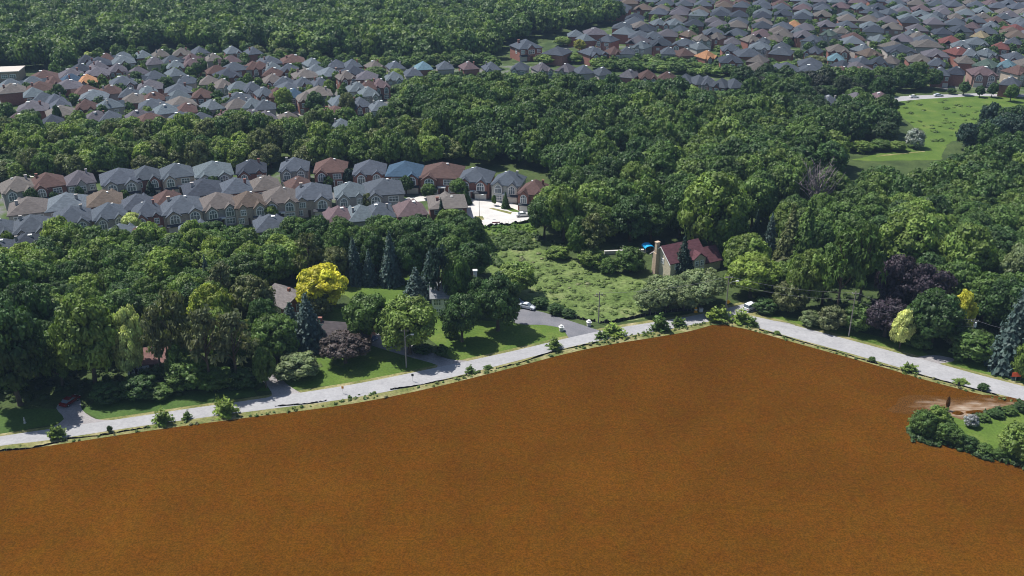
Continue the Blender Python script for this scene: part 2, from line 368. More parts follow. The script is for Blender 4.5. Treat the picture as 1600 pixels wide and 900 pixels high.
def crown_arrays(kind, seed, dens=1.0, lfm=1.0):
    """crown of a tree of height 1 and width 1 standing on the origin"""
    rg = np.random.default_rng(seed); L = Leafy()
    hue = lambda a=.12: np.array([1 + rg.uniform(-a, a) * .5, 1, 1 + rg.uniform(-a, a) * .5]) * rg.uniform(.82, 1.20)
    if kind in ('round', 'tall', 'bush', 'wide', 'far'):
        z0, nl, rl, lf = {'round': (.10, 74, .125, 58), 'tall': (.06, 90, .125, 54), 'bush': (-.08, 46, .15, 52), 'wide': (.16, 76, .115, 58), 'far': (.08, 30, .18, 24)}[kind]; lf = lf * lfm
        nl = int(nl * dens); cz, hz = (1 + z0) / 2, (1 - z0) / 2
        nm = {'round': 10, 'tall': 11, 'bush': 7, 'wide': 11, 'far': 6}[kind]; ML = sph_dirs(nm, rg, -.55); MT = rg.uniform(.80, 1.22, nm)
        D = sph_dirs(nl, rg, -.72)
        if kind != 'far': D = np.concatenate([D, unit(rg.normal(size=(nl // 4, 3)) + [0, 0, .3])])
        for i, d in enumerate(D):
            cs_ = ML @ d; im = int(np.argmax(cs_)); mod = .60 + .46 * max(0, cs_[im]) ** 5
            if i >= nl: mod *= rg.uniform(.5, .8)
            R = .5 - rl * .62
            taper = 1.0
            if kind == 'tall': taper = 1 - .25 * max(0, d[2])
            c = np.array([d[0] * R * mod * taper, d[1] * R * mod * taper, cz + d[2] * (hz - rl * .6) * (mod if d[2] < .3 else mod * .5 + .5)])
            r = rl * rg.uniform(.72, 1.25); t = hue(.10) * MT[im]
            sq = .75
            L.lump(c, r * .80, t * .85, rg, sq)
            n = int(lf * rg.uniform(.8, 1.2))
            e = unit(rg.normal(size=(n, 3)) + d * .75 + [0, 0, .25])
            P = c + e * [1, 1, sq] * (r * rg.uniform(.84, 1.16, (n, 1)))
            N = unit(e + rg.normal(size=(n, 3)) * .40 + [0, 0, .12])
            L.quads(P, N, r * (.23 if kind != 'far' else .34) / lfm ** .5, 1.0, t, rg)
    elif kind == 'spruce':
        nt = int(20 * dens)
        for i in range(nt):
            f = i / (nt - 1); z = .05 + .90 * f; R = .5 * (1 - f) ** .82 * rg.uniform(.9, 1.08) + .015
            nb = max(5, int(19 * (1 - f) + 5)); a0 = rg.uniform(0, 6.28)
            for j in range(nb):
                a = a0 + j * 2 * math.pi / nb + rg.uniform(-.15, .15); rr = R * rg.uniform(.78, 1.1)
                o = np.array([math.cos(a), math.sin(a), 0]); t = hue(.08)
                m = max(4, int(24 * rr / .5) + 3)
                s_ = np.linspace(.2, 1, m); P = o * (rr * s_)[:, None] + np.array([0, 0, 1]) * (z - .075 * (rr / .5) * s_ ** 1.2 + .03 * s_ ** 4)[:, None]
                P = P + rg.normal(size=P.shape) * [.02, .02, .008]
                N = unit(np.tile(o * .45 + [0, 0, .9], (m, 1)) + rg.normal(size=(m, 3)) * .35)
                L.quads(P, N, .036 + .020 * (1 - f), 1.0, t, rg)
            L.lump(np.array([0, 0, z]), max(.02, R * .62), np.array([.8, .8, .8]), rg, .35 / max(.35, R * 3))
    elif kind == 'pine':
        nl = int(42 * dens)
        for i in range(nl):
            f = rg.uniform(0, 1) ** .8; z = .42 + .54 * f; a = rg.uniform(0, 6.28); R = .44 * (1 - .75 * f ** 1.6) * rg.uniform(.35, 1)
            c = np.array([R * math.cos(a), R * math.sin(a), z]); r = rg.uniform(.07, .13); t = hue(.14)
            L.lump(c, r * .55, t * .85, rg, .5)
            n = 30; e = unit(rg.normal(size=(n, 3))); P = c + e * [1, 1, .5] * r * rg.uniform(.6, 1.25, (n, 1))
            L.quads(P, unit(e + [0, 0, .5] + rg.normal(size=(n, 3)) * .6), .030, 1.5, t, rg)
    elif kind == 'bare':      # dead crown: a few leaves only
        n = 60; e = unit(rg.normal(size=(n, 3)) + [0, 0, .5]); P = e * [.4, .4, .4] + [0, 0, .5]
        L.quads(P, e, .02, 1, np.array([1, 1, 1.]), rg)
    elif kind == 'frond':     # wild shrub with long compound leaves
        ns = int(30 * dens)
        for i in range(ns):
            a = rg.uniform(0, 6.28); el = rg.uniform(.15, 1.45); ln = rg.uniform(.5, 1) * .62
            d = np.array([math.cos(a) * math.cos(el), math.sin(a) * math.cos(el), math.sin(el) * 1.3]); t = hue(.14)
            m = 9; s_ = np.linspace(.2, 1, m)[:, None]
            P = d * s_ * ln * [1, 1, 1.15] - np.array([0, 0, 1]) * (s_ ** 2.2) * .22 * math.cos(el) + rg.normal(size=(m, 3)) * .02 + [0, 0, .05]
            side = unit(np.cross(np.tile(d, (m, 1)), [0, 0, 1]))
            for sgn in (-1, 1):
                L.quads(P + side * sgn * .045, unit(rg.normal(size=(m, 3)) * .5 + [0, 0, .9]), .062, 1.4, t, rg)
        for i in range(8):
            L.lump(np.array([rg.uniform(-.22, .22), rg.uniform(-.22, .22), rg.uniform(.08, .3)]), .11, np.array([.8, .8, .8]), rg)
    V, T, Q, C = L.arrays()
    if kind != 'bare':
        V[:, 2] *= 1 / np.percentile(V[:, 2], 99.3); rr_ = np.hypot(V[:, 0], V[:, 1]); V[:, :2] *= .5 / np.percentile(rr_, 98)
    return V, T, Q, C

def limbs_mesh(kind, seed):
    r = random.Random(seed); mb = MB()
    if kind == 'bare':
        mb.tube([(0, 0, 0), (.01, 0, .3), (0, .02, .6)], [.035, .026, .014], 6)
        for i in range(46):
            a = r.uniform(0, 6.28); z = r.uniform(.12, .7); l = r.uniform(.25, .5) * (1.1 - .4 * z); d = Vector((math.cos(a), math.sin(a), r.uniform(.3, 1.1)))
            p = Vector((0, 0, z)); q = p + d * l * .5; e = q + (d + Vector((r.uniform(-.4, .4), r.uniform(-.4, .4), .3))) * l * .5
            mb.tube([p, q, e], [.014, .009, .003], 4, False)
            for k_ in range(4):
                s0 = p.lerp(e, r.uniform(.4, .9)); mb.tube([s0, s0 + Vector((r.uniform(-.12, .12), r.uniform(-.12, .12), r.uniform(0, .14)))], [.006, .002], 3, False)
        return mb
    top = {'spruce': .9, 'pine': .93, 'tall': .6}.get(kind, .5)
    w0 = {'spruce': .04, 'pine': .035, 'bush': .03, 'frond': .02}.get(kind, .038)
    b = r.uniform(-.02, .02)
    mb.tube([(0, 0, -.02), (0, 0, .02), (b, b, top * .5), (0, b, top)], [w0 * 1.5, w0, w0 * .7, w0 * .3], 7)
    if kind in ('round', 'tall', 'wide', 'bush', 'far', 'pine'):
        for i in range(7):
            a = i * .9 + r.uniform(0, .4); z = top * r.uniform(.35, .8); l = r.uniform(.2, .32)
            mb.tube([(0, 0, z), (math.cos(a) * l * .5, math.sin(a) * l * .5, z + .1), (math.cos(a) * l, math.sin(a) * l, z + .24)], [w0 * .5, w0 * .35, w0 * .12], 5, False)
    return mb

VEG = {}
def veg(kind, var):
    if (kind, var) not in VEG:
        sd_ = sum(map(ord, kind)) * 31 + var * 7 + 3
        V, T, Q, C = crown_arrays(kind, sd_)
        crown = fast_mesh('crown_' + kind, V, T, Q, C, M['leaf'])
        trunk = limbs_mesh(kind, sd_).mesh('trunk_' + kind, M['grey_bark'] if kind == 'bare' else M['bark'])
        VEG[(kind, var)] = (crown, trunk)
    return VEG[(kind, var)]

FOOT = []
TREES = []           # every planted thing, for spacing and labels
vr = random.Random(77)
NAMES = {'spruce': 'spruce_tree', 'pine': 'pine_tree', 'bush': 'bush', 'frond': 'wild_shrub', 'bare': 'dead_tree'}
def plant(kind, x, y, h, wd, color, label, cat=None, group=None, var=None, rot=None, name=None):
    var = vr.randrange(6 if kind in ('round', 'tall', 'wide', 'far') else 3) if var is None else var
    crown, trunk = veg(kind, var)
    root = empty(name or NAMES.get(kind, 'broadleaf_tree'), (x, y, 0), vr.uniform(0, 6.28) if rot is None else rot)
    root.scale = (wd, wd, h)
    cat = cat or ('bush' if kind in ('bush', 'frond') else 'tree')
    tag(root, label, cat, group)
    mesh_obj('foliage' if cat == 'bush' else 'crown', crown, root, color)
    if kind != 'frond' or h > 2: mesh_obj('stem' if cat == 'bush' else 'trunk', trunk, root)
    TREES.append((x, y, wd / 2)); return root
def T(kind, px, ytop, ybase, wpx, color, label, **kw):
    k0 = .17 if kind in ('bush', 'frond') else .07
    x, y, _ = g(px, ybase - wpx * k0); n_ = 0
    while n_ < 26 and any((x - u) ** 2 + (y - v) ** 2 < (r_ * .95 + .8) ** 2 for u, v, r_ in FOOT): n_ += 1; x, y, _ = g(px, ybase - wpx * k0 + n_)
    s = sc_at(x, y)
    h = max(.8, height_for(y - wpx / s * .06, ytop)); return plant(kind, x, y, h, wpx / s * 1.04, color, label, **kw)

# foliage colours (linear)
DK = (.050, .101, .027); MD = (.090, .156, .034); LT = (.150, .222, .046); BR = (.200, .278, .050); OL = (.130, .152, .056)
BS = (.085, .132, .120); DS = (.028, .058, .042); PU = (.046, .034, .046); BN = (.150, .172, .078); YE = (.60, .57, .05); SA = (.175, .225, .098); YG = (.48, .55, .20)

MANUAL = [
 # kind, x, ytop, ybase, width, colour, label
 ('round', 507, 419, 492, 78, YE, 'bright golden yellow tree beside the grey roofed bungalow'),
 ('round', 640, 470, 560, 92, LT, 'light green rounded tree behind the street lamp pole, shading the driveway'),
 ('wide', 578, 464, 545, 74, MD, 'mid green spreading tree between dark ranch roof and driveway'),
 ('round', 778, 434, 522, 76, DK, 'large dark round tree on the lawn left of the grey asphalt drive'),
 ('round', 722, 464, 538, 62, DK, 'dark dense round tree on the lawn in front of the white house'),
 ('spruce', 484, 466, 548, 58, BS, 'big blue spruce left of the dark ranch roof'),
 ('spruce', 458, 478, 542, 44, BS, 'smaller blue spruce close behind the big one by the ranch house'),
 ('wide', 540, 526, 572, 74, (.085, .066, .062), 'brownish purple spreading tree on the front lawn of the ranch house'),
 ('bush', 467, 556, 600, 70, SA, 'pale green rounded bush beside the road, left of the front lawn'),
 ('round', 432, 498, 572, 76, MD, 'bright mid green tree between the pine grove and blue spruces'),
 ('tall', 416, 545, 608, 36, MD, 'narrow green tree at the mouth of the small gravel drive'),
 ('bush', 385, 578, 612, 50, DK, 'dark bush at the roadside under the pine grove'),
 ('spruce', 651, 423, 476, 46, BS, 'blue spruce at the lawn edge left of the white house'),
 ('pine', 687, 388, 494, 44, DS, 'tall dark pine with bare trunk right against the white house wall'),
 ('spruce', 672, 400, 470, 36, BS, 'slender bluish spruce just left of the tall dark spruce'),
 ('round', 806, 413, 466, 66, LT, 'yellowish green tree behind the two parked cars'),
 ('round', 740, 380, 438, 58, DK, 'dark round tree behind the white chimney'),
 ('tall', 716, 400, 493, 46, MD, 'tall green tree between white house and its chimney'),
 ('round', 745, 436, 500, 44, DK, 'dark tree closing the gap left of the large round lawn tree'),
 ('tall', 706, 372, 430, 52, MD, 'green tree standing behind the white house'),
 ('spruce', 555, 376, 444, 34, BS, 'leftmost blue spruce of the row behind the back lawn'),
 ('spruce', 578, 394, 446, 24, BS, 'smallest blue spruce of the row behind the back lawn'),
 ('spruce', 612, 368, 446, 36, BS, 'tallest blue spruce of the row behind the back lawn'),
 ('round', 642, 372, 442, 50, DK, 'dark tree at the right end of the spruce row'),
 ('spruce', 675, 388, 446, 26, DS, 'thin dark spruce behind the blue spruces of the white house'),
 ('pine', 486, 366, 446, 48, OL, 'grey green pine behind the yellow tree, left side'),
 ('round', 526, 388, 446, 46, OL, 'olive brown tree right behind the yellow tree'),
 ('wide', 400, 434, 520, 66, OL, 'olive tree left of the bungalow roof'),
 ('round', 416, 470, 545, 50, DK, 'dark tree below the bungalow, left of the blue spruces'),
 ('bush', 690, 540, 560, 20, DK, 'small dark round bush at the driveway edge by the road'),
 ('bush', 705, 512, 530, 24, LT, 'small light bush on the lawn between two dark round trees'),
 ('round', 500, 462, 500, 46, OL, 'low olive tree under the yellow tree'),
 ('bush', 660, 540, 556, 34, DK, 'low dark hedge bush along the upper driveway edge'),
 ('wide', 214, 482, 590, 46, YG, 'pale yellow green willow in the front woods, upper lobe'),
 ('round', 207, 512, 600, 44, YG, 'pale yellow green willow in the front woods, lower lobe'),
 ('round', 336, 448, 540, 66, (.26, .32, .05), 'yellow green tree above the brown pine grove'),
 ('pine', 254, 482, 598, 50, BN, 'brownish pine right of the pale willow'),
 ('pine', 286, 458, 596, 70, OL, 'olive pine in the middle of the pine grove'),
 ('pine', 330, 484, 612, 66, BN, 'brown pine in the grove, just below the yellow green tree'),
 ('pine', 372, 490, 606, 70, BN, 'widest brown pine at the right end of the grove'),
 ('pine', 352, 412, 492, 50, BN, 'greyish pine rising behind the yellow green tree'),
 ('spruce', 328, 404, 470, 20, BS, 'slim bluish spruce tip left of the greyish pine'),
 ('tall', 150, 470, 610, 96, LT, 'broad mid green tree left of the pale willow'),
 ('round', 98, 520, 606, 60, MD, 'green tree over the red car at the gravel drive'),
 ('round', 32, 480, 640, 104, DK, 'huge dark tree at the road, left of the drive with the red car'),
 ('round', 20, 404, 520, 96, MD, 'big smooth green tree at the left end of the front woods'),
 ('round', 60, 445, 560, 84, DK, 'dark tree behind the huge roadside tree'),
 ('bush', 300, 560, 618, 70, MD, 'bright bush at the roadside under the brown pines'),
 ('bush', 340, 580, 616, 56, MD, 'green bush under the widest brown pine'),
 ('bush', 220, 590, 632, 60, DK, 'dark bush at the woods edge near the road'),
 ('bush', 170, 600, 634, 56, DK, 'dark bush just right of the gravel drive with the red car'),
 ('bush', 250, 605, 628, 44, MD, 'small green bush in front of the hidden garden terrace'),
 ('bush', 280, 575, 604, 50, DK, 'dark bush before the hidden white walled house'),
 ('bush', 318, 568, 606, 44, MD, 'green bush right of the hidden white walled house'),
 ('round', 285, 540, 604, 44, MD, 'mid green tree hiding the middle of the white walled house'),
 ('bush', 256, 572, 600, 40, DK, 'dark bush before the door of the hidden house'),
 ('pine', 310, 500, 600, 50, OL, 'slim olive pine in front of the hidden house'),
 ('bush', 232, 578, 604, 34, DK, 'dark bush at the left end of the hidden house'),
 # around the cream house
 ('wide', 1042, 436, 486, 76, SA, 'pale green shrubby tree left of centre below the cream house'),
 ('wide', 1092, 428, 482, 80, SA, 'pale green shrubby tree below the cream house, by the lamp pole'),
 ('wide', 1015, 452, 492, 50, SA, 'lowest pale green shrub beside the black silt fence end'),
 ('wide', 1068, 446, 490, 60, SA, 'pale green shrub in the middle of the thicket by the road'),
 ('spruce', 1066, 374, 437, 34, DS, 'dark narrow spruce in front of the cream house'),
 ('round', 1164, 370, 440, 72, LT, 'light green round tree right of the cream house'),
 ('round', 1172, 402, 470, 80, BR, 'bright green tree above the white van'),
 ('tall', 1108, 274, 402, 104, LT, 'tall light green tree behind the cream house'),
 ('tall', 1140, 330, 408, 56, MD, 'grey green tree to the right of the tall light tree'),
 ('spruce', 1178, 333, 392, 20, DS, 'narrow dark spruce tip behind the light green round tree'),
 ('spruce', 1200, 338, 404, 26, BS, 'narrow bluish spruce right of the light green round tree'),
 ('spruce', 1228, 330, 432, 54, OL, 'large soft green conifer at the woods edge'),
 ('spruce', 1252, 322, 440, 50, MD, 'second large green conifer at the woods edge'),
 ('bush', 1232, 442, 497, 56, OL, 'olive brown round bush by the bend of the road'),
 ('bush', 1196, 468, 494, 44, DK, 'dark green bush beside the white van'),
 ('bush', 1266, 488, 514, 34, SA, 'pale leafy bush at the driveway beyond the bend'),
 ('bush', 1298, 480, 522, 48, BN, 'brownish bush under the pine trunks'),
 ('bush', 1340, 478, 526, 56, MD, 'green bush under the right hand pine'),
 ('round', 1256, 395, 488, 62, LT, 'yellow green tree over the olive bush'),
 ('round', 1284, 385, 480, 56, MD, 'mid green tree left of the pines'),
 ('pine', 1306, 362, 504, 62, MD, 'pine with bare grey trunk, left of a pair'),
 ('pine', 1338, 352, 506, 62, MD, 'pine with bare grey trunk, right of a pair'),
 ('round', 1398, 404, 506, 78, PU, 'deep purple beech, taller one on the left'),
 ('round', 1438, 418, 512, 84, PU, 'deep purple beech, broader one on the right'),
 ('round', 1382, 470, 530, 70, PU, 'low dark purple tree at the lawn edge'),
 ('tall', 1405, 486, 548, 34, (.66, .70, .26), 'pale lemon tree at the roadside in front of purple beeches'),
 ('round', 1496, 456, 530, 40, (.58, .56, .07), 'small golden tree between the woods and the white pole'),
 ('round', 1454, 460, 546, 84, DK, 'dark green maple with visible trunk beside the second driveway'),
 ('bush', 1432, 516, 550, 44, MD, 'green bush between lemon tree and dark maple'),
 ('bush', 1492, 498, 546, 52, BN, 'brown grey bush right of the dark maple'),
 ('bush', 1516, 520, 572, 66, MD, 'round green bush right of the second driveway'),
 ('spruce', 1574, 458, 582, 62, BS, 'large blue spruce right of the round green bush'),
 ('bush', 1594, 538, 600, 36, LT, 'light green bush at the right edge beside the blue spruce'),
 ('round', 1560, 440, 530, 70, DK, 'dark tree behind the large blue spruce'),
 ('round', 1534, 430, 510, 70, MD, 'mid green tree behind the small golden tree'),
 ('tall', 1500, 354, 462, 84, LT, 'tall soft green tree in the right woods with a feathery crown'),
 ('tall', 1585, 384, 478, 66, SA, 'grey green willow at the right edge of the woods'),
 ('round', 1412, 335, 440, 92, LT, 'light green layered tree above the purple beeches'),
 ('wide', 1322, 340, 420, 64, MD, 'mid green tree above the pair of pines'),
 ('round', 1310, 318, 395, 70, MD, 'round green tree next to the dead grey tree'),
 ('bare', 1272, 250, 348, 74, (.05, .045, .04), 'dead grey leafless tree at the edge of the big wood'),
 ('pine', 926, 336, 412, 50, OL, 'greyish pine in front of the dark wood'),
 ('tall', 905, 340, 408, 40, MD, 'green tree left of the greyish pine'),
 ('bush', 984, 388, 432, 46, MD, 'round green bush in the hollow left of the cream house'),
 ('bush', 926, 392, 424, 44, LT, 'light green bush below the greyish pine'),
 ('bush', 872, 386, 410, 38, LT, 'light green bush at the foot of the big wood'),
 ('bush', 950, 405, 432, 30, MD, 'small bush between the pine and the hollow bush'),
 ('bush', 1428, 202, 236, 30, (.36, .40, .36), 'silvery white shrub at the far end of the pasture'),
 ('bush', 844, 466, 484, 26, DK, 'dark bush beside the two parked cars'),
 ('bush', 868, 476, 494, 26, DK, 'dark bush along the asphalt drive, middle one'),
 ('bush', 888, 484, 498, 24, DK, 'dark bush along the asphalt drive, nearest the pillar'),
 ('bush', 1346, 221, 243, 34, LT, 'light green bush at the near left edge of the far pasture'),
 ('bush', 1374, 219, 240, 34, MD, 'green bush second from left along the near pasture edge'),
 ('bush', 1402, 221, 240, 26, LT, 'small light bush left of the silvery white shrub'),
 ('tall', 1298, 213, 250, 26, BR, 'bright narrow tree at the left end of the pasture strip'),
 # field edge
 ('frond', 90, 664, 690, 30, LT, 'leafy shrub at the field edge opposite the red car drive'),
 ('bush', 172, 666, 676, 9, DK, 'tiny dark shrub at the field edge'),
 ('frond', 253, 640, 668, 36, LT, 'wide leafy shrub at the field edge under the woods'),
 ('frond', 293, 643, 657, 18, MD, 'thin young shrub between two larger ones at the field edge'),
 ('frond', 352, 624, 656, 42, BR, 'largest left shrub at the field edge with a spiky top'),
 ('frond', 342, 618, 640, 12, BR, 'pale shoot sticking up beside the largest left shrub'),
 ('frond', 735, 572, 584, 18, MD, 'low shrub at the field edge right of the driveway mouth'),
 ('frond', 762, 572, 578, 16, MD, 'low weed clump at the field edge'),
 ('frond', 865, 526, 550, 28, LT, 'single shrub at the field edge in front of the left pillar'),
 ('frond', 940, 518, 531, 22, MD, 'low shrub at the left end of the field corner thicket'),
 ('frond', 960, 508, 529, 40, BR, 'spreading shrub right of the asphalt drive mouth'),
 ('frond', 1030, 490, 521, 34, MD, 'tall dark shrub at the field edge'),
 ('frond', 1060, 496, 512, 24, MD, 'small shrub right of the tall dark one'),
 ('frond', 1122, 480, 508, 42, BR, 'large shrub at the tip of the field, left of a pair'),
 ('frond', 1156, 484, 509, 38, BR, 'large shrub at the tip of the field, right of a pair'),
 ('frond', 1176, 496, 512, 20, MD, 'low shrub on the bend of the road'),
 ('bush', 1214, 518, 524, 11, LT, 'tiny round shrub beyond the bend'),
 ('bush', 1362, 558, 567, 11, MD, 'tiny shrub along the right hand road'),
 ('frond', 1420, 568, 584, 28, LT, 'leafy shrub at the edge opposite the second driveway'),
 ('frond', 1500, 594, 602, 26, LT, 'pale low shrub along the right hand road'),
 ('bush', 1536, 601, 612, 18, DK, 'dark low shrub by the right hand road'),
 # corner with the mown lawn
 ('bush', 1440, 644, 686, 42, MD, 'round bush at the tip of the mown corner'),
 ('bush', 1462, 638, 684, 46, LT, 'tallest bush on the mown corner tip'),
 ('bush', 1474, 660, 694, 42, MD, 'mid green bush on the lower side of the mown corner'),
 ('bush', 1492, 672, 700, 30, MD, 'darker small bush following the mown corner edge'),
 ('bush', 1516, 649, 670, 23, (.36, .37, .40), 'pale silvery ball shaped shrub on the mown corner'),
 ('bush', 1512, 684, 706, 30, DK, 'dark low bush at the lower lawn edge'),
 ('bush', 1536, 696, 713, 28, MD, 'low bush further along the lower lawn edge'),
 ('bush', 1590, 668, 724, 62, LT, 'big feathery bush on the lower right lawn edge'),
 ('bush', 1560, 702, 719, 22, MD, 'last low bush before the feathery one'),
 ('bush', 1536, 648, 660, 22, MD, 'hedge bush left of the row by the mud'),
 ('bush', 1556, 642, 655, 24, DK, 'hedge bush second in the row by the mud'),
 ('bush', 1576, 637, 650, 24, MD, 'hedge bush third in the row by the mud'),
 ('bush', 1596, 630, 646, 26, DK, 'hedge bush at the right end of the row by the mud'),
]
for a in MANUAL:
    k_, x_, yt, yb, wpx, c_, lab = a
    T(k_, x_, yt, yb, wpx, c_, lab)

# ------------------------------------------------------------------ houses
def hip(mb, x0, x1, y0, y1, z, apex, oh=.5, th=.22):
    x0 -= oh; x1 += oh; y0 -= oh; y1 += oh
    w_, d_ = x1 - x0, y1 - y0
    if w_ <= d_: r = [((x0 + x1) / 2, y0 + w_ * .46, apex), ((x0 + x1) / 2, y1 - w_ * .46, apex)]
    else: r = [(x0 + d_ * .46, (y0 + y1) / 2, apex), (x1 - d_ * .46, (y0 + y1) / 2, apex)]
    v = [(x0, y0, z), (x1, y0, z), (x1, y1, z), (x0, y1, z), (x0, y0, z + th), (x1, y0, z + th), (x1, y1, z + th), (x0, y1, z + th)] + r
    f = [(3, 2, 1, 0), (0, 1, 5, 4), (1, 2, 6, 5), (2, 3, 7, 6), (3, 0, 4, 7)]
    if w_ <= d_: f += [(4, 5, 8), (5, 6, 9, 8), (6, 7, 9), (7, 4, 8, 9)]
    else: f += [(4, 5, 9, 8), (5, 6, 9), (6, 7, 8, 9), (7, 4, 8)]
    mb.add(v, f)
def gable(mb, x0, x1, y0, y1, z, apex, oh=.35, th=.2):
    """two sloping slabs over a bay; ridge runs along y"""
    xc = (x0 + x1) / 2; sl = (apex - z) / (xc - x0); xa, xb = x0 - oh, x1 + oh; za = z - oh * sl
    mb.ext([(xa, za), (xc, apex), (xb, za), (xb, za + th), (xc, apex + th * 1.3), (xa, za + th)], y0 - oh, y1)
def arch(w_, h_, n=7):
    r = w_ / 2; b = h_ - r
    return [(-r, 0), (r, 0)] + [(r * math.cos(a), b + r * math.sin(a)) for a in [math.pi * i / n for i in range(n + 1)]]
def window_parts(w_, h_, arched, axis='y', detail=True):
    """frame and pane meshes; stands on its sill centre, facing -y"""
    fo = arch(w_ + .6, h_ + .4) if arched else [(-w_ / 2 - .24, -.24), (w_ / 2 + .24, -.24), (w_ / 2 + .24, h_ + .24), (-w_ / 2 - .24, h_ + .24)]
    fi = arch(w_, h_) if arched else [(-w_ / 2, 0), (w_ / 2, 0), (w_ / 2, h_), (-w_ / 2, h_)]
    fr = MB().ext([(x, z - (.15 if arched else 0)) for x, z in fo], -.10, .05)
    if detail:
        nb = 2 if w_ > 1.6 else 1
        for i in range(1, nb + 1):
            x = -w_ / 2 + w_ * i / (nb + 1); fr.box(x - .08, x + .08, -.16, -.10, .02, h_ * (.95 if arched else 1) - .02)
        zb = h_ * .58; fr.box(-w_ / 2 + .02, w_ / 2 - .02, -.155, -.10, zb - .08, zb + .08)
    return fr.mesh('window', M['white']), MB().ext(fi, -.125, -.095).mesh('pane', M['glass'])
WIN = {k: window_parts(*v) for k, v in {'arch': (2.5, 2.7, True), 'wide': (2.8, 1.6, False), 'mid': (1.7, 1.5, False), 'small': (.9, 1.2, False), 'tall': (1.7, 3.4, True)}.items()}
def garage_mesh(w_):
    mb = MB().box(-w_ / 2, w_ / 2, -.09, .03, 0, 2.3)
    for i in range(4): mb.box(-w_ / 2 + .1, w_ / 2 - .1, -.13, -.09, .1 + i * .56, .56 + i * .56)
    return mb.mesh('garage_door', M['garage'])
GAR = garage_mesh(4.4); DOOR = MB().box(-.6, .6, -.08, .03, 0, 2.3).box(.35, .45, -.14, -.08, 1, 1.15).mesh('door', M['door'])
CHIM = MB().box(-.45, .45, -.35, .35, -2.2, 1.0).box(-.55, .55, -.45, .45, 1.0, 1.2).mesh('chimney', M['brick'])
VENT = MB().box(-.30, .30, -.28, .28, -.2, .28).box(-.38, .38, -.36, .36, .28, .36).mesh('vent', M['white'])

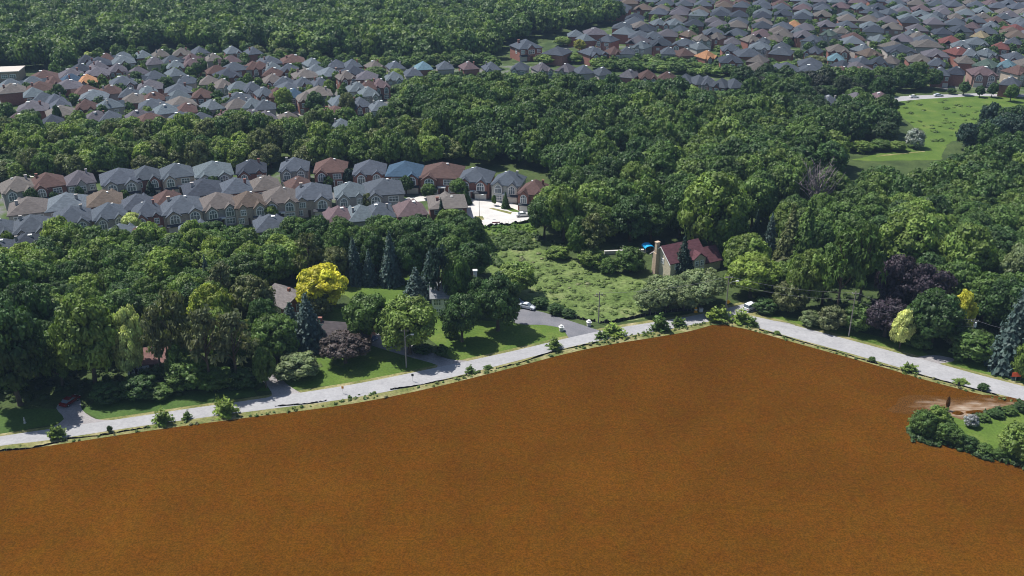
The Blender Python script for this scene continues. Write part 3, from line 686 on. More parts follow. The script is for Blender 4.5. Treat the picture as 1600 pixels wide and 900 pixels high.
def style_spec(W, D, st, flip):
    """house pieces for one style: list of (name, mesh, parent index, colour role, location, rotation)"""
    s = -1 if flip else 1; hx = W / 2; hy = D / 2; E = 5.8; A = E + W * .31
    wall = MB(); roof = MB(); out = []
    wall.box(-hx, hx, -hy, hy, 0, E)
    hip(roof, -hx, hx, -hy, hy, E, A)
    def bay(xc, bw, p, ez, az):
        x0, x1 = xc - bw / 2, xc + bw / 2; y0 = -hy - p
        n = len(wall.v)
        wall.ext([(x0, 0), (x1, 0), (x1, ez - .02), (xc, az - .08), (x0, ez - .02)], y0, -hy + 1.6)
        gable(roof, x0, x1, y0, -hy + W * .40, ez, az)
        return y0
    wins = []
    if st == 0:      # garage bay with room above, small gable beside
        y0 = bay(s * -W * .25, W * .38, 1.6, E - .2, E + W * .13); y1 = bay(s * W * .27, W * .26, .5, E, E + W * .10)
        wins = [('arch', s * -W * .25, y0, 3.2), ('mid', s * W * .27, y1, 3.6), ('mid', s * W * .36, y1, .9)]
        gar = (s * -W * .22, y0); door = (s * W * .12, -hy)
    elif st == 1:    # two equal gables, arched windows
        y0 = bay(s * -W * .27, W * .32, .8, E, E + W * .12); y1 = bay(s * W * .26, W * .34, 1.3, E - .2, E + W * .12)
        wins = [('arch', s * -W * .25, y0, 3.3), ('arch', s * W * .24, y1, 3.3), ('wide', s * -W * .25, y0, .8)]
        gar = (s * W * .24, y1); door = (0, -hy)
    elif st == 2:    # wide garage bay right, flat facade left with balcony
        y0 = bay(s * W * .27, W * .36, 1.5, E - .2, E + W * .12)
        wins = [('arch', s * W * .26, y0, 3.3), ('wide', s * -W * .22, -hy, 3.6), ('mid', s * -W * .30, -hy, .9)]
        gar = (s * W * .26, y0); door = (s * -W * .04, -hy)
    else:            # simple hip with one centre gable
        y0 = bay(0, W * .34, .7, E, E + W * .15)
        wins = [('wide', 0, y0, 3.6), ('mid', -W * .36, -hy, 3.7), ('mid', W * .36, -hy, 3.7), ('wide', -W * .33, -hy, .9)]
        gar = (W * .30, -hy) if not flip else (-W * .30, -hy); door = (0, y0)
        if not flip: wins[3] = ('wide', -W * .33, -hy, .9)
        else: wins[3] = ('wide', W * .33, -hy, .9)
    out.append(('wall', wall.mesh('wall', M['brick']), None, 'wall', (0, 0, 0), 0))
    out.append(('roof', roof.mesh('roof', M['roof']), None, 'roof', (0, 0, 0), 0))
    out.append(('chimney', CHIM, 1, 'wall', (s * hx * .55, hy * .25, E + (A - E) * .62), 0))
    out.append(('vent', VENT, 1, 'none', (s * -hx * .25, hy * .12, A - .55 - W * .02), 0))
    for k_, x, y, z in wins: out.append(('window', k_, None, 'none', (x, y, z), 0))
    out.append(('window', 'mid', None, 'none', (-hx, -hy * .3, 3.5), -math.pi / 2)); out.append(('window', 'mid', None, 'none', (hx, -hy * .3, 3.5), math.pi / 2))
    out.append(('window', 'small', None, 'none', (-hx, hy * .4, 1.0), -math.pi / 2))
    for x in (-W * .25, W * .25): out.append(('window', 'wide', None, 'none', (x, hy, 3.5), math.pi))
    out.append(('window', 'wide', None, 'none', (0, hy, .9), math.pi))
    out.append(('garage_door', GAR, None, 'none', (gar[0], gar[1], .02), 0))
    out.append(('door', DOOR, None, 'none', (door[0], door[1], .02), 0))
    # garage canopy strip and entrance porch
    cb = MB(); bw = W * .44
    cb.add([(gar[0] - bw / 2, gar[1] - 1.0, 2.55), (gar[0] + bw / 2, gar[1] - 1.0, 2.55), (gar[0] + bw / 2, gar[1], 3.1), (gar[0] - bw / 2, gar[1], 3.1), (gar[0] - bw / 2, gar[1] - 1.0, 2.4), (gar[0] + bw / 2, gar[1] - 1.0, 2.4), (gar[0] + bw / 2, gar[1], 2.4), (gar[0] - bw / 2, gar[1], 2.4)],
           [(0, 1, 2, 3), (7, 6, 5, 4), (4, 5, 1, 0), (5, 6, 2, 1), (7, 4, 0, 3)])
    out.append(('garage_canopy', cb.mesh('garage_canopy', M['dark_roof']), None, 'none', (0, 0, 0), 0))
    if st in (1, 2):
        po = MB(); x = door[0]; po.box(x - 1.3, x + 1.3, -hy - 1.5, -hy, 2.7, 3.0)
        out.append(('porch', po.mesh('porch', M['white']), None, 'none', (0, 0, 0), 0))
        pi = len(out) - 1
        for sx in (-1.1, 1.1): out.append(('column', MB().tube([(0, 0, 0), (0, 0, 2.7)], [.14, .14], 8).mesh('column', M['white']), pi, 'none', (x + sx, -hy - 1.3, 0), 0))
    return out
SPECS = {}
def spec(st, flip):
    if (st, flip) not in SPECS: SPECS[(st, flip)] = style_spec(12.0, 13.0, st, flip)
    return SPECS[(st, flip)]
RC = {'S': (.080, .095, .120), 'L': (.125, .152, .176), 'B': (.105, .066, .060), 'T': (.142, .128, .120), 'M': (.125, .090, .098), 'D': (.046, .055, .074), 'P': (.118, .112, .132), 'O': (.40, .21, .11), 'U': (.052, .092, .145),
      'R': (.15, .060, .055), 'A': (.125, .098, .082), 'G': (.09, .13, .11), 'C': (.13, .22, .27), 'Y': (.30, .25, .16)}
RNAME = {'S': 'slate grey', 'L': 'light blue grey', 'B': 'brown', 'T': 'taupe', 'M': 'mauve brown', 'D': 'dark slate', 'P': 'purple grey', 'O': 'bright orange', 'U': 'vivid blue', 'R': 'red', 'A': 'tan brown', 'G': 'grey green', 'C': 'pale turquoise', 'Y': 'sandy yellow'}
WC = {'b': (.30, .145, .118), 's': (.41, .38, .36), 'w': (.52, .50, .46), 'c': (.50, .42, .35), 'p': (.34, .23, .20)}
WNAME = {'b': 'red brick', 's': 'grey stone', 'w': 'whitish', 'c': 'beige', 'p': 'pinkish brick'}
HOUSES = []      # (root, apex pixel, roof key, wall key, label or None, zone)
hr = random.Random(5)
def jit(c, a=.10):
    k_ = 1 + hr.uniform(-a, a); return tuple(min(1, max(0, v * k_ * (1 + hr.uniform(-.015, .015)))) for v in c)
def house(x, y, W, D, hz, rz, st, flip, rk, wk, zone, lvl, label=None):
    """lvl 2 full, 1 fewer parts, 0 far"""
    root = empty('detached_house', (x, y, 0), rz); root.scale = (W / 12.0, D / 13.0, hz)
    rc, wc = jit(RC[rk]), jit(WC[wk]); objs = []
    if lvl == 0: rc = tuple(v * .76 for v in rc)
    nwin = 0
    for i, (nm, me, par, role, loc, rot) in enumerate(spec(st, flip)):
        objs.append(None)
        if nm == 'window':
            nwin += 1
            if lvl == 0 and nwin > 3: continue
            if lvl == 1 and nwin > 6: continue
        if lvl == 0 and nm not in ('wall', 'roof', 'window', 'vent', 'garage_door'): continue
        if lvl < 2 and nm in ('porch', 'column'): continue
        if nm == 'chimney' and hr.random() < .5: continue
        if nm == 'vent' and hr.random() < .45: continue
        p = objs[par] if par is not None else root
        if p is None: continue
        if nm == 'window':
            fr, pn = WIN[me]; o = mesh_obj('window', fr, p)
            mesh_obj('pane', pn, o)
        else: o = mesh_obj(nm, me, p, rc if role == 'roof' else wc if role == 'wall' else None)
        o.location = loc; o.rotation_euler = (0, 0, rot); objs[i] = o
        if nm == 'vent' and lvl < 2: o.scale = (1.9, 1.9, 1.2)  # vents on farther roofs oversized, white specks standing in for skylight reflections
    ax, ay = px_of(x, y, 9.8 * hz)
    HOUSES.append([root, ax, ay, rk, wk, label, zone, lvl]); FOOT.append((x, y, max(W, D) * .62))
    root['category'] = 'house'; return root
def HA(ax, ay, span, rk, wk, deg, zone, lvl, st=None, back=False, label=None, hz=1.0):
    """house whose roof apex shows at (ax, ay) and which spans this many photo pixels"""
    A = 9.52 * hz; x, y, _ = g(ax, ay, A); s = sc_at(x, y, 5); r = RAD(deg)
    W = span / s / (math.cos(r) + .75 * abs(math.sin(r))) * .93; W = max(8.5, min(16, W)); D = max(10.5, min(14, W * 1.08))
    st = hr.randrange(4) if st is None else st
    return house(x, y, W, D, hz, r + (math.pi if back else 0), st, hr.random() < .5, rk, wk, zone, lvl, label)

# lower estate, every house placed by its roof peak
LOWER = [
 (25, 276, 66, 'T', 's', 32, 1), (71, 270, 64, 'B', 'b', 30, 2), (122, 266, 54, 'P', 's', 28, 3), (185, 263, 72, 'S', 's', 24, 1), (226, 259, 54, 'S', 'b', 22, 0), (273, 255, 62, 'S', 'c', 24, 2), (331, 252, 70, 'L', 's', 20, 1), (391, 249, 54, 'D', 'b', 14, 0),
 (459, 246, 50, 'S', 's', 8, 1), (516, 247, 55, 'B', 'b', 6, 2), (577, 250, 54, 'S', 'b', 4, 1), (632, 252, 56, 'U', 'b', 0, 2), (691, 254, 68, 'B', 'b', -4, 2), (744, 261, 58, 'S', 'b', -8, 1), (795, 267, 54, 'S', 'w', -12, 1), (836, 281, 52, 'B', 'b', -16, 0)]
for q in LOWER: HA(*q[:6], 'lower_back', 2, st=q[6])
for q in [(42, 308, 72, 'T', 's'), (101, 302, 74, 'L', 's'), (160, 297, 66, 'A', 'b'), (212, 303, 60, 'S', 's'), (260, 297, 46, 'B', 'b'), (315, 280, 74, 'D', 's'), (367, 278, 64, 'S', 'b'), (412, 274, 58, 'T', 'b'), (466, 275, 46, 'B', 'b')]:
    HA(*q, 22, 'lower_middle', 2, back=True)
for q in [(-8, 341, 60, 'S', 's', 0), (47, 336, 70, 'S', 's', 0), (110, 322, 68, 'S', 's', 1), (168, 317, 64, 'S', 's', 1), (227, 314, 50, 'S', 'b', 0), (281, 306, 80, 'S', 'c', 1), (338, 301, 68, 'T', 's', 1), (386, 299, 62, 'A', 'c', 0), (437, 292, 64, 'T', 'c', 1), (486, 286, 70, 'S', 'c', 0), (546, 284, 56, 'L', 's', 0), (598, 279, 70, 'S', 's', 2)]:
    HA(*q[:5], 24 if q[0] < 420 else 12, 'lower_front', 2, st=q[5])
for q in [(-5, 372, 60, 'S', 's'), (40, 364, 60, 'D', 's'), (186, 350, 50, 'L', 's'), (222, 351, 46, 'B', 'b'), (300, 344, 48, 'L', 's'), (420, 335, 60, 'S', 's'), (528, 322, 50, 'M', 'b'), (562, 320, 46, 'L', 's'), (592, 316, 48, 'S', 's'), (640, 312, 56, 'M', 'b')]:
    HA(*q, 16, 'lower_hidden', 1, back=True)
HA(698, 304, 66, 'T', 'b', 8, 'lower_corner', 2, st=3, back=True, label='taupe hip roofed brick house alone at the corner beside the pale court', hz=.72)

# upper left estate
UL = """535,340,130,Db 660,330,120,Bs 765,322,120,Ls 890,312,130,Lb 1000,305,100,Ts 1130,297,130,Tb 1245,288,130,Sb 1450,285,110,Lb 1580,290,120,Sb 500,392,150,Db 610,378,120,Pb 730,395,130,Pb 960,352,140,Ps 1070,345,120,Sb 1090,375,130,Lb
1195,335,120,Mb 1195,362,110,Mb 1330,330,110,Ts 1440,345,120,Mb 1580,380,100,Bs 860,415,120,Pb 960,440,150,Ss 1090,420,130,Ls 1350,405,130,Bb 1460,388,150,Sb 440,460,120,Ub 540,462,120,Ob 60,490,130,Ls 200,475,130,Ls 330,475,130,Bb
1160,465,110,Ss 1300,470,110,Ts 1390,490,110,Tw 1490,505,100,Lw 1570,510,90,Ss 200,545,130,Lb 260,575,110,Ss 340,585,120,Ss 370,615,160,Ss 535,530,160,Bb 680,527,170,Bs 800,545,120,Sb 920,535,110,Ls 830,580,180,Tb 960,570,130,Bb
1110,560,150,Lb 1255,550,110,Bb 530,620,150,Bb 680,615,150,Ls 1030,645,180,Ls 1160,640,110,Bb 1320,620,160,Ls 1480,615,140,Ts 1570,610,100,Ls 600,690,150,Pb 680,690,130,Sb 860,680,120,Ps 1120,695,180,Ss 1250,700,150,Sb 1420,685,140,Mb
1570,680,110,Pb 100,705,170,Mb 320,715,160,Db 930,705,220,Bb"""
UM = """20,380,70,Bb 100,385,130,Ls 200,395,130,Sb 350,360,120,Ls 370,400,130,Lb 500,370,100,Ss 600,368,130,Sb 740,375,130,Tb 870,378,130,Ss 1045,382,110,Cb 1180,380,90,Ss 1330,380,130,Mb 1470,385,100,Ss 100,420,130,Bb 100,460,150,Tb
170,475,130,Ss 290,480,90,Sb 400,480,130,Sb 560,440,150,Tb 690,440,150,Pb 860,445,90,Ls 980,420,120,Ss 700,500,110,Bb 770,490,70,Mb 50,540,100,Sb 130,545,90,Bb 235,550,100,Us 310,570,110,Tb 520,595,130,Lw 630,510,160,Ls 700,540,110,Ls
650,605,130,Sb 770,625,60,Lw 50,620,160,Ss 60,690,150,Pb 200,695,150,Ts 700,715,170,Ss 530,740,70,Ls"""
UR = """510,290,180,Sb 280,290,190,Sb 640,290,90,Bb 720,290,100,Ss 400,185,110,Lb 460,210,110,Lb 520,170,150,Pb 600,215,140,Sb 690,135,140,Sb 810,130,130,Tb 920,115,120,Lb 1020,115,130,Ls 800,190,160,Sb 885,195,130,Sb 810,255,130,Ls
1050,155,130,Ss 1110,185,110,Ab 1190,210,110,Ts 1280,200,100,Tb 1260,100,120,Ps 1380,230,120,Ps 1500,215,130,Tb 1570,230,110,Sb 1170,260,110,Ls 1370,270,130,Sb 1480,300,170,Sb 980,290,100,Ss 1080,300,140,Bb 1220,315,140,Ob 1540,340,150,Tb
50,385,120,Ss 190,390,120,Ps 340,395,110,Ps 450,405,130,Ss 570,415,90,Ss 730,430,90,Pb 850,435,120,Bb 970,445,130,Bb 1085,460,110,Sb 1170,468,90,Sb 1225,472,100,Ss 1310,488,100,Sb 1390,490,70,Ss"""
R4 = """40,210,150,Tb 70,160,140,Ts 165,125,110,Os 190,170,120,Ls 280,215,140,Ss 90,260,130,Sb 290,285,110,Sb 380,180,90,Gs 465,165,110,Ts 440,275,150,Tb 430,330,110,Cb 470,375,120,Db 560,385,190,Pb 640,300,150,Ab 830,275,210,Ds 700,215,120,Ls
600,275,140,Ls 790,255,170,Ts 1000,245,200,Ts 945,195,110,Tb 890,180,100,Lb 1095,170,130,Ds 1210,250,130,Ls 1330,190,100,Ys 1400,130,120,Ls 1550,150,130,Rb 1460,260,130,Rb 1200,290,160,Rb 1270,300,110,Ls 1370,300,120,Ls 1280,135,120,Mb
950,335,170,Tb 1060,360,100,Sb 1240,345,130,Tb 1370,365,170,Gs 1500,370,120,Cs 1540,230,120,Sb 960,60,150,Lb 1060,70,100,Ss 680,70,110,Sb 640,45,130,Sb 760,50,120,Sb 1180,80,110,Tb 1350,75,110,Tb 1480,80,110,Sb 590,350,130,Sb 700,350,120,Db 770,345,110,Ts 1180,412,110,Db 1085,418,130,Sb 950,395,100,Ls 1525,478,120,Sb"""
def table(txt, ox, zone, lvl, degs):
    for q in txt.split():
        a, b, sp, k_ = q.split(',')
        HA(ox + float(a) / 4, float(b) / 4, float(sp) / 4 * .98, k_[0], k_[1], degs(hr), zone, lvl, back=hr.random() < .5)
table(UL, 0, 'upper_left', 1, lambda r: r.choice([18, 26, 30, -60]) + r.uniform(-6, 6))
table(UM, 400, 'upper_left', 1, lambda r: r.choice([10, 18, 24]) + r.uniform(-6, 6))
table(UR, 800, 'upper_right', 0, lambda r: r.choice([-8, 6, 20, -30]) + r.uniform(-6, 6))
table(R4, 1200, 'upper_right', 0, lambda r: r.choice([-8, -20, 15, -35]) + r.uniform(-6, 6))
HA(822, 61, 50, 'S', 'b', 24, 'upper_right', 1, st=3, label='tall orange red brick house at the left end of the upper row, above the wood', hz=1.2)
HA(1316, 103, 38, 'B', 'c', 14, 'upper_right', 1, st=1, label='beige stone townhouse with brown roof and two gables, left half of the pair above the road', hz=1.15)
HA(1342, 104, 36, 'B', 'c', 14, 'upper_right', 1, st=1, label='beige stone townhouse with brown roof, right half of the pair above the road', hz=1.15)
HA(1592, 102, 40, 'B', 'c', 20, 'upper_right', 1, st=0)
HA(1338, 144, 34, 'P', 's', 20, 'wood_edge', 1, back=True, label='low purple grey roof among the trees left of the two white cars')
HA(1376, 143, 40, 'M', 's', 10, 'wood_edge', 1, back=True, label='mauve roof just left of the far road, half hidden by dark trees')
HA(1296, 148, 26, 'S', 's', 10, 'wood_edge', 1, back=True, label='small slate roof peeping out of the trees above the big wood')
HA(1208, 140, 22, 'M', 'p', 10, 'wood_edge', 1, back=True, label='pinkish gabled house in the trees right of the row of small roofs')
# fill the remaining lots of the upper right estate row by row
def inside(p, poly):
    x, y = p; c = False; n = len(poly)
    for i in range(n):
        x1, y1 = poly[i]; x2, y2 = poly[(i + 1) % n]
        if (y1 > y) != (y2 > y) and x < (x2 - x1) * (y - y1) / (y2 - y1) + x1: c = not c
    return c
fill_poly = [(985, 32), (940, 8), (850, 4), (690, 6), (690, -10), (1900, -10), (1900, 120), (1640, 120), (1560, 112), (1480, 108), (1400, 96), (1250, 108), (1180, 96), (1060, 76), (1020, 60), (930, 50), (960, 40)]
cand = []
for i in range(-60, 60):
    for j in range(-40, 60):
        a = RAD(-14); u = i * 14.2; v = 500 + (j // 2) * 46 + (j % 2) * 15.5
        x = 200 + u * math.cos(a) - (v - 500) * math.sin(a); y = 500 + u * math.sin(a) + (v - 500) * math.cos(a)
        q = px_of(x, y, 9.5)
        if y > 100 and inside(q, fill_poly): cand.append((x, y, a, j % 2))
FARH = []
ulp = [(60, 112), (110, 88), (200, 82), (420, 80), (700, 93), (720, 100), (600, 112), (590, 150), (540, 170), (420, 180), (300, 186), (200, 180), (60, 170), (10, 130)]
CUL = []
FOOT.append((*g(476, 178)[:2], 5)); FOOT.append((*g(466, 184)[:2], 5))
for i in range(-60, 60):
    for j in range(-40, 40):
        a = RAD(20); u = i * 12.6; v = j * 14.2; x = -180 + u * math.cos(a) - v * math.sin(a); y = 440 + u * math.sin(a) + v * math.cos(a)
        if inside(px_of(x, y, 9.5), ulp) and not any((x - u_) ** 2 + (y - v_) ** 2 < 11.2 ** 2 for u_, v_, _ in FOOT):
            CUL.append((x, y)); FOOT.append((x, y, 7))
for x, y in CUL:
    rk = hr.choices('SLBTMDPA', [24, 12, 14, 16, 8, 5, 16, 5])[0]
    house(x, y, hr.uniform(11, 12.5), 12.5, 1.0, RAD(hr.choice([18, 24, 198, 204]) + hr.uniform(-5, 5)), hr.randrange(4), hr.random() < .5, rk, hr.choice('bbbps'), 'upper_left', 1)
print('upper left fill', len(CUL))
near_lots = sorted(cand, key=lambda c: c[1])
for x, y, a, b_ in near_lots:
    if any((x - u) ** 2 + (y - v) ** 2 < 12.6 ** 2 for u, v, _ in FOOT): continue
    px_, py_ = px_of(x, y, 9)
    if px_ < -60 or px_ > 1660: continue
    if hr.random() < .09: continue
    rk = hr.choices('SLBTMDPARGC', [30, 18, 5, 13, 6, 12, 18, 4, 1, 1, .6])[0]
    FARH.append((x + hr.uniform(-1.3, 1.3), y + hr.uniform(-2, 2), a + RAD(hr.uniform(-12, 12)), b_, rk, hr.choice('bbbps')))
    FOOT.append((x, y, 7))
NLEFT = max(0, 298 - len(HOUSES))
for x, y, a, b_, rk, wk in FARH[:NLEFT]:
    house(x, y, hr.uniform(11.6, 13.2), 13.5, 1.0, a + (math.pi if b_ == 0 else 0), hr.randrange(4), hr.random() < .5, rk, wk, 'upper_right', 0)
rest = MB(); rc_ = []
wallmb = MB(); tint = []
# the rest of the far estate, too far to count: one object
Vs = []; Fs = []; Cs = []; n0 = 0
for x, y, a, b_, rk, wk in FARH[NLEFT:]:
    mb = MB(); hip(mb, -6.2, 6.2, -6.6, 6.6, 5.8, 9.8); nr = len(mb.v)
    gable(mb, -5, 0, -8, -2, 5.8, 7.9); nr = len(mb.v)
    mb.box(-6, 6, -6.4, 6.4, 0, 5.79); mb.box(-5, 0, -7.8, -6.4, 0, 5.75); nw = len(mb.v)
    for xx in (-2.5, 3): mb.box(xx - 1, xx + 1, -7.95 if xx < 0 else -6.5, -6.45 if xx > 0 else -7.8, 3.4, 4.9)
    rc, wc = jit(RC[rk]), jit(WC[wk]); rc = tuple(v * .76 for v in rc); ca, sa = math.cos(a + (math.pi if b_ == 0 else 0)), math.sin(a + (math.pi if b_ == 0 else 0))
    Vs += [(x + u * ca - v * sa, y + u * sa + v * ca, z) for u, v, z in mb.v]; Fs += [tuple(i + n0 for i in f) for f in mb.f]; n0 += len(mb.v)
    Cs += [rc] * nr + [wc] * (nw - nr) + [(.5, .5, .5)] * (len(mb.v) - nw)
print('houses individual', len(HOUSES), 'far', len(FARH) - NLEFT)
if Vs:
    me = bpy.data.meshes.new('distant_houses'); me.from_pydata(Vs, [], Fs)
    at = me.attributes.new('tint', 'FLOAT_COLOR', 'POINT'); at.data.foreach_set('color', np.array([(*c, 1) for c in Cs], np.float32).ravel())
    m = mat('far_house', rough=.9, spec=.15); k = NB(m); a_ = k.n('ShaderNodeAttribute'); a_.attribute_name = 'tint'; k.base(a_.outputs['Color']); me.materials.append(m)
    tag(mesh_obj('distant_houses', me), 'grey and brown roofed houses packed at the far top of the estate', kind='stuff')
# flat roofed building at the far left, orange tall etc.
def simple(name, loc, rz, label, cat): r = empty(name, loc, rz); tag(r, label, cat); return r
x, y, _ = g(8, 124); b = simple('flat_roofed_building', (x, y, 0), RAD(12), 'low beige flat roofed building left of the upper left estate', 'building')
MB().box(-9, 9, -7, 7, 0, 5).build('wall', M['brick'], b, (.38, .30, .24)); MB().box(-9.5, 9.5, -7.5, 7.5, 5, 5.5).build('roof', M['plain'], b, (.55, .50, .46))
for xx in (-6, -2, 2, 6): fr = mesh_obj('window', WIN['wide'][0], b); fr.location = (xx, -7, 2); mesh_obj('pane', WIN['wide'][1], fr)

# ------------------------------------------------------------------ single houses in the trees
def wins(parent, items):
    for k_, loc, rot in items:
        fr = mesh_obj('window', WIN[k_][0], parent, loc=loc); fr.rotation_euler = (0, 0, rot); mesh_obj('pane', WIN[k_][1], fr)
def gable_roof(L0, L1, W, E, A, oh=.5, th=.22):
    """ridge along x from L0 to L1"""
    sl = (A - E) / (W / 2); ye = W / 2 + oh; ze = E - oh * sl
    prof = [(-ye, ze), (0, A), (ye, ze), (ye, ze + th), (0, A + th * 1.2), (-ye, ze + th)]
    return MB().ext(prof, L0 - oh, L1 + oh, lambda x, y, z: (y, -x, z))
def gable_walls(mb, L0, L1, W, E, A):
    return mb.ext([(-W / 2, 0), (W / 2, 0), (W / 2, E), (0, A - .05), (-W / 2, E)], L0, L1, lambda x, y, z: (y, -x, z))
# cream house
th_ = RAD(27); px0, py0, _ = g(1035, 385, 9.0)
cx, cy_ = px0 + math.cos(th_) * 6, py0 + math.sin(th_) * 6
ch = simple('detached_house', (cx, cy_, 0), th_, 'cream sided house with dark red roof and tall tan chimney at the foot of the big wood', 'house')
CR = (.56, .50, .38); RR = (.115, .052, .062)
gable_walls(MB(), -6, 6, 9, 5.6, 9.0).build('wall', M['brick'], ch, CR)
rf = gable_roof(-6, 6, 9, 5.6, 9.0).build('roof', M['roof'], ch, RR)
MB().ext([(-5.0, 5.1), (0, 9.05), (5.0, 5.1), (5.0, 4.85), (0, 8.75), (-5.0, 4.85)], -6.62, -6.5, lambda x, y, z: (y, -x, z)).build('trim', M['white'], rf)
MB().box(-7.3, -6.05, .9, 2.3, 0, 6.6).box(-7.1, -6.05, 1.1, 2.1, 6.6, 9.7).box(-7.2, -5.95, 1.0, 2.2, 9.7, 10.0).build('chimney', M['brick'], ch, (.52, .40, .30))
wg = gable_walls(MB(), 6.02, 12.5, 7, 3.0, 5.9).build('garage_wing', M['brick'], ch, CR)
gable_roof(6.55, 12.5, 7, 3.0, 5.9).build('wing_roof', M['roof'], ch, RR)
fg = MB(); fg.ext([(1.2, 0), (5.4, 0), (5.4, 5.5), (3.3, 6.9), (1.2, 5.5)], -5.4, -4.3); fg.build('front_gable', M['brick'], ch, CR)
g2 = MB(); gable(g2, 1.2, 5.4, -5.4, -2.6, 5.5, 7.1); g2.build('gable_roof', M['roof'], ch, RR)
wins(ch, [('small', (-6, -.6, 4.2), -math.pi / 2), ('small', (2.4, -5.4, 3.5), 0), ('small', (4.2, -5.4, 3.5), 0), ('wide', (-3, -4.5, 3.4), 0), ('wide', (3.3, -5.4, .9), 0), ('mid', (-3, -4.5, .9), 0)])
# grey roofed bungalow
x, y, _ = g(447, 453, 5.2); b = simple('bungalow', (x, y, 0), RAD(-45), 'small brick bungalow with grey gable roof, left of the golden yellow tree', 'house')
gable_walls(MB(), -5, 5, 8.4, 3.0, 5.2).build('wall', M['brick'], b, WC['b'])
gable_roof(-5, 5, 8.4, 3.0, 5.2).build('roof', M['roof'], b, (.17, .155, .155))
MB().box(1, 1.7, -.3, .4, 4.6, 6.2).build('chimney', M['brick'], b, WC['b'])
wins(b, [('wide', (-1.5, -4.2, 1.0), 0), ('mid', (2.5, -4.2, 1.0), 0), ('mid', (5, .5, 1.2), math.pi / 2)]); FOOT.append((x, y, 8))
# ranch house
x, y, _ = g(522, 504, 5.0); b = simple('bungalow', (x, y, 0), RAD(-8), 'dark roofed ranch house between blue spruces and the spreading green tree', 'house')
gable_walls(MB(), -9, 9, 9, 2.8, 5.0).build('wall', M['brick'], b, WC['b'])
gable_roof(-9, 9, 9, 2.8, 5.0).build('roof', M['roof'], b, (.085, .075, .080))
MB().box(-4, -3, -.4, .4, 4.4, 6.2).build('chimney', M['brick'], b, WC['b'])
wins(b, [('wide', (-6, -4.5, 1.0), 0), ('wide', (0, -4.5, 1.0), 0), ('mid', (5, -4.5, 1.0), 0)]); gd = mesh_obj('garage_door', GAR, b, loc=(7, -4.5, .02)); gd.scale = (.8, 1, .95); FOOT.append((x, y, 10))
# white house
x, y, _ = g(711, 484); b = simple('detached_house', (x, y, 0), RAD(4), 'white sided two storey house mostly hidden behind a dark spruce', 'house')
WHT = (.80, .80, .80)
gable_walls(MB(), -6, 6, 8.5, 5.6, 8.0).build('wall', M['brick'], b, WHT)
gable_roof(-6, 6, 8.5, 5.6, 8.0).build('roof', M['roof'], b, (.30, .31, .33))
MB().box(5.0, 6.0, .6, 1.6, 5.5, 10.6).box(4.9, 6.1, .5, 1.7, 10.6, 10.85).build('chimney', M['brick'], b, WHT)
wins(b, [('mid', (-4.6, -4.25, .9), 0), ('mid', (-4.6, -4.25, 3.6), 0), ('mid', (-2, -4.25, 3.6), 0), ('wide', (3, -4.25, 3.6), 0), ('wide', (2, -4.25, .9), 0)])
mesh_obj('door', DOOR, b, loc=(-2, -4.25, .02)); FOOT.append((x, y, 8))
# hidden house in the pine grove
x, y, _ = g(252, 570); b = simple('bungalow', (x, y, 0), RAD(14), 'low house with reddish roof and white walls hidden in the brown pine grove', 'house')
gable_walls(MB(), -7, 7, 8, 2.8, 4.6).build('wall', M['brick'], b, WHT)
gable_roof(-7, 7, 8, 2.8, 4.6).build('roof', M['roof'], b, (.21, .12, .11))
wins(b, [('wide', (-5, -4, 1.0), 0), ('wide', (1, -4, 1.0), 0), ('mid', (5, -4, 1.0), 0)]); mesh_obj('door', DOOR, b, loc=(-1.5, -4, .02)); FOOT.append((x, y, 9))

# ------------------------------------------------------------------ vehicles
def car(px, py, deg, color, label, long_=4.6, van=False):
    x, y, _ = g(px, py); r = simple('parked_car', (x, y, .06), RAD(deg), label, 'car'); hw = .9
    L = long_ / 2
    if van: prof = [(-L, .35), (-L, 1.0), (-L + .1, 1.1), (L - 1.2, 1.15), (L - .1, .95), (L, .6), (L, .35)]; cab = [(-L + .1, 1.08), (-L + .25, 1.85), (L - 2.0, 1.9), (L - 1.2, 1.12)]
    else: prof = [(-L, .35), (-L, .85), (-L + .15, .98), (-L + .9, 1.0), (L - 1.25, .98), (L - .15, .80), (L, .62), (L, .35)]; cab = [(-L + .55, .98), (-L + 1.15, 1.40), (L - 2.1, 1.45), (L - 1.2, .97)]
    MB().ext(prof, -hw, hw).build('body', M['paint'], r, color)
    MB().ext(cab, -hw + .12, hw - .12).build('window', M['glass'], r)
    top = [(cab[1][0] + .05, cab[1][1] - .01), (cab[2][0] - .05, cab[2][1] - .01), (cab[2][0] - .12, cab[2][1] + .06), (cab[1][0] + .12, cab[1][1] + .06)]
    MB().ext(top, -hw + .14, hw - .14).build('roof', M['paint'], r, color)
    for sx in (-L + .85, L - .9):
        for sy in (-1, 1):
            w_ = MB().tube([(0, -.11, 0), (0, .11, 0)], [.33, .33], 16).build('wheel', M['tyre'], r); w_.location = (sx, sy * (hw - .08), .33)
            MB().tube([(0, sy * .10, 0), (0, sy * .13, 0)], [.19, .17], 12).build('rim', M['metal'], w_)
    for sy in (-1, 1):
        MB().box(L - .06, L + .02, sy * .65 - .18, sy * .65 + .18, .60, .74).build('headlight', M['white'], r)
        MB().box(-L - .02, -L + .05, sy * .68 - .16, sy * .68 + .16, .68, .84).build('taillight', M['plain'], r, (.35, .02, .02))
    return r
car(824, 482, -28, (.62, .66, .72), 'silver white car parked nearer to the road at the end of the asphalt drive')
car(809, 476, -38, (.70, .73, .76), 'white car parked behind the silver white one, half under a tree')
car(1174, 483, 38, (.78, .80, .84), 'white van on the road under trees beyond the bend', 4.9, True)
car(110, 630, 70, (.14, .010, .012), 'dark red car in the shade at the top of the left gravel drive')
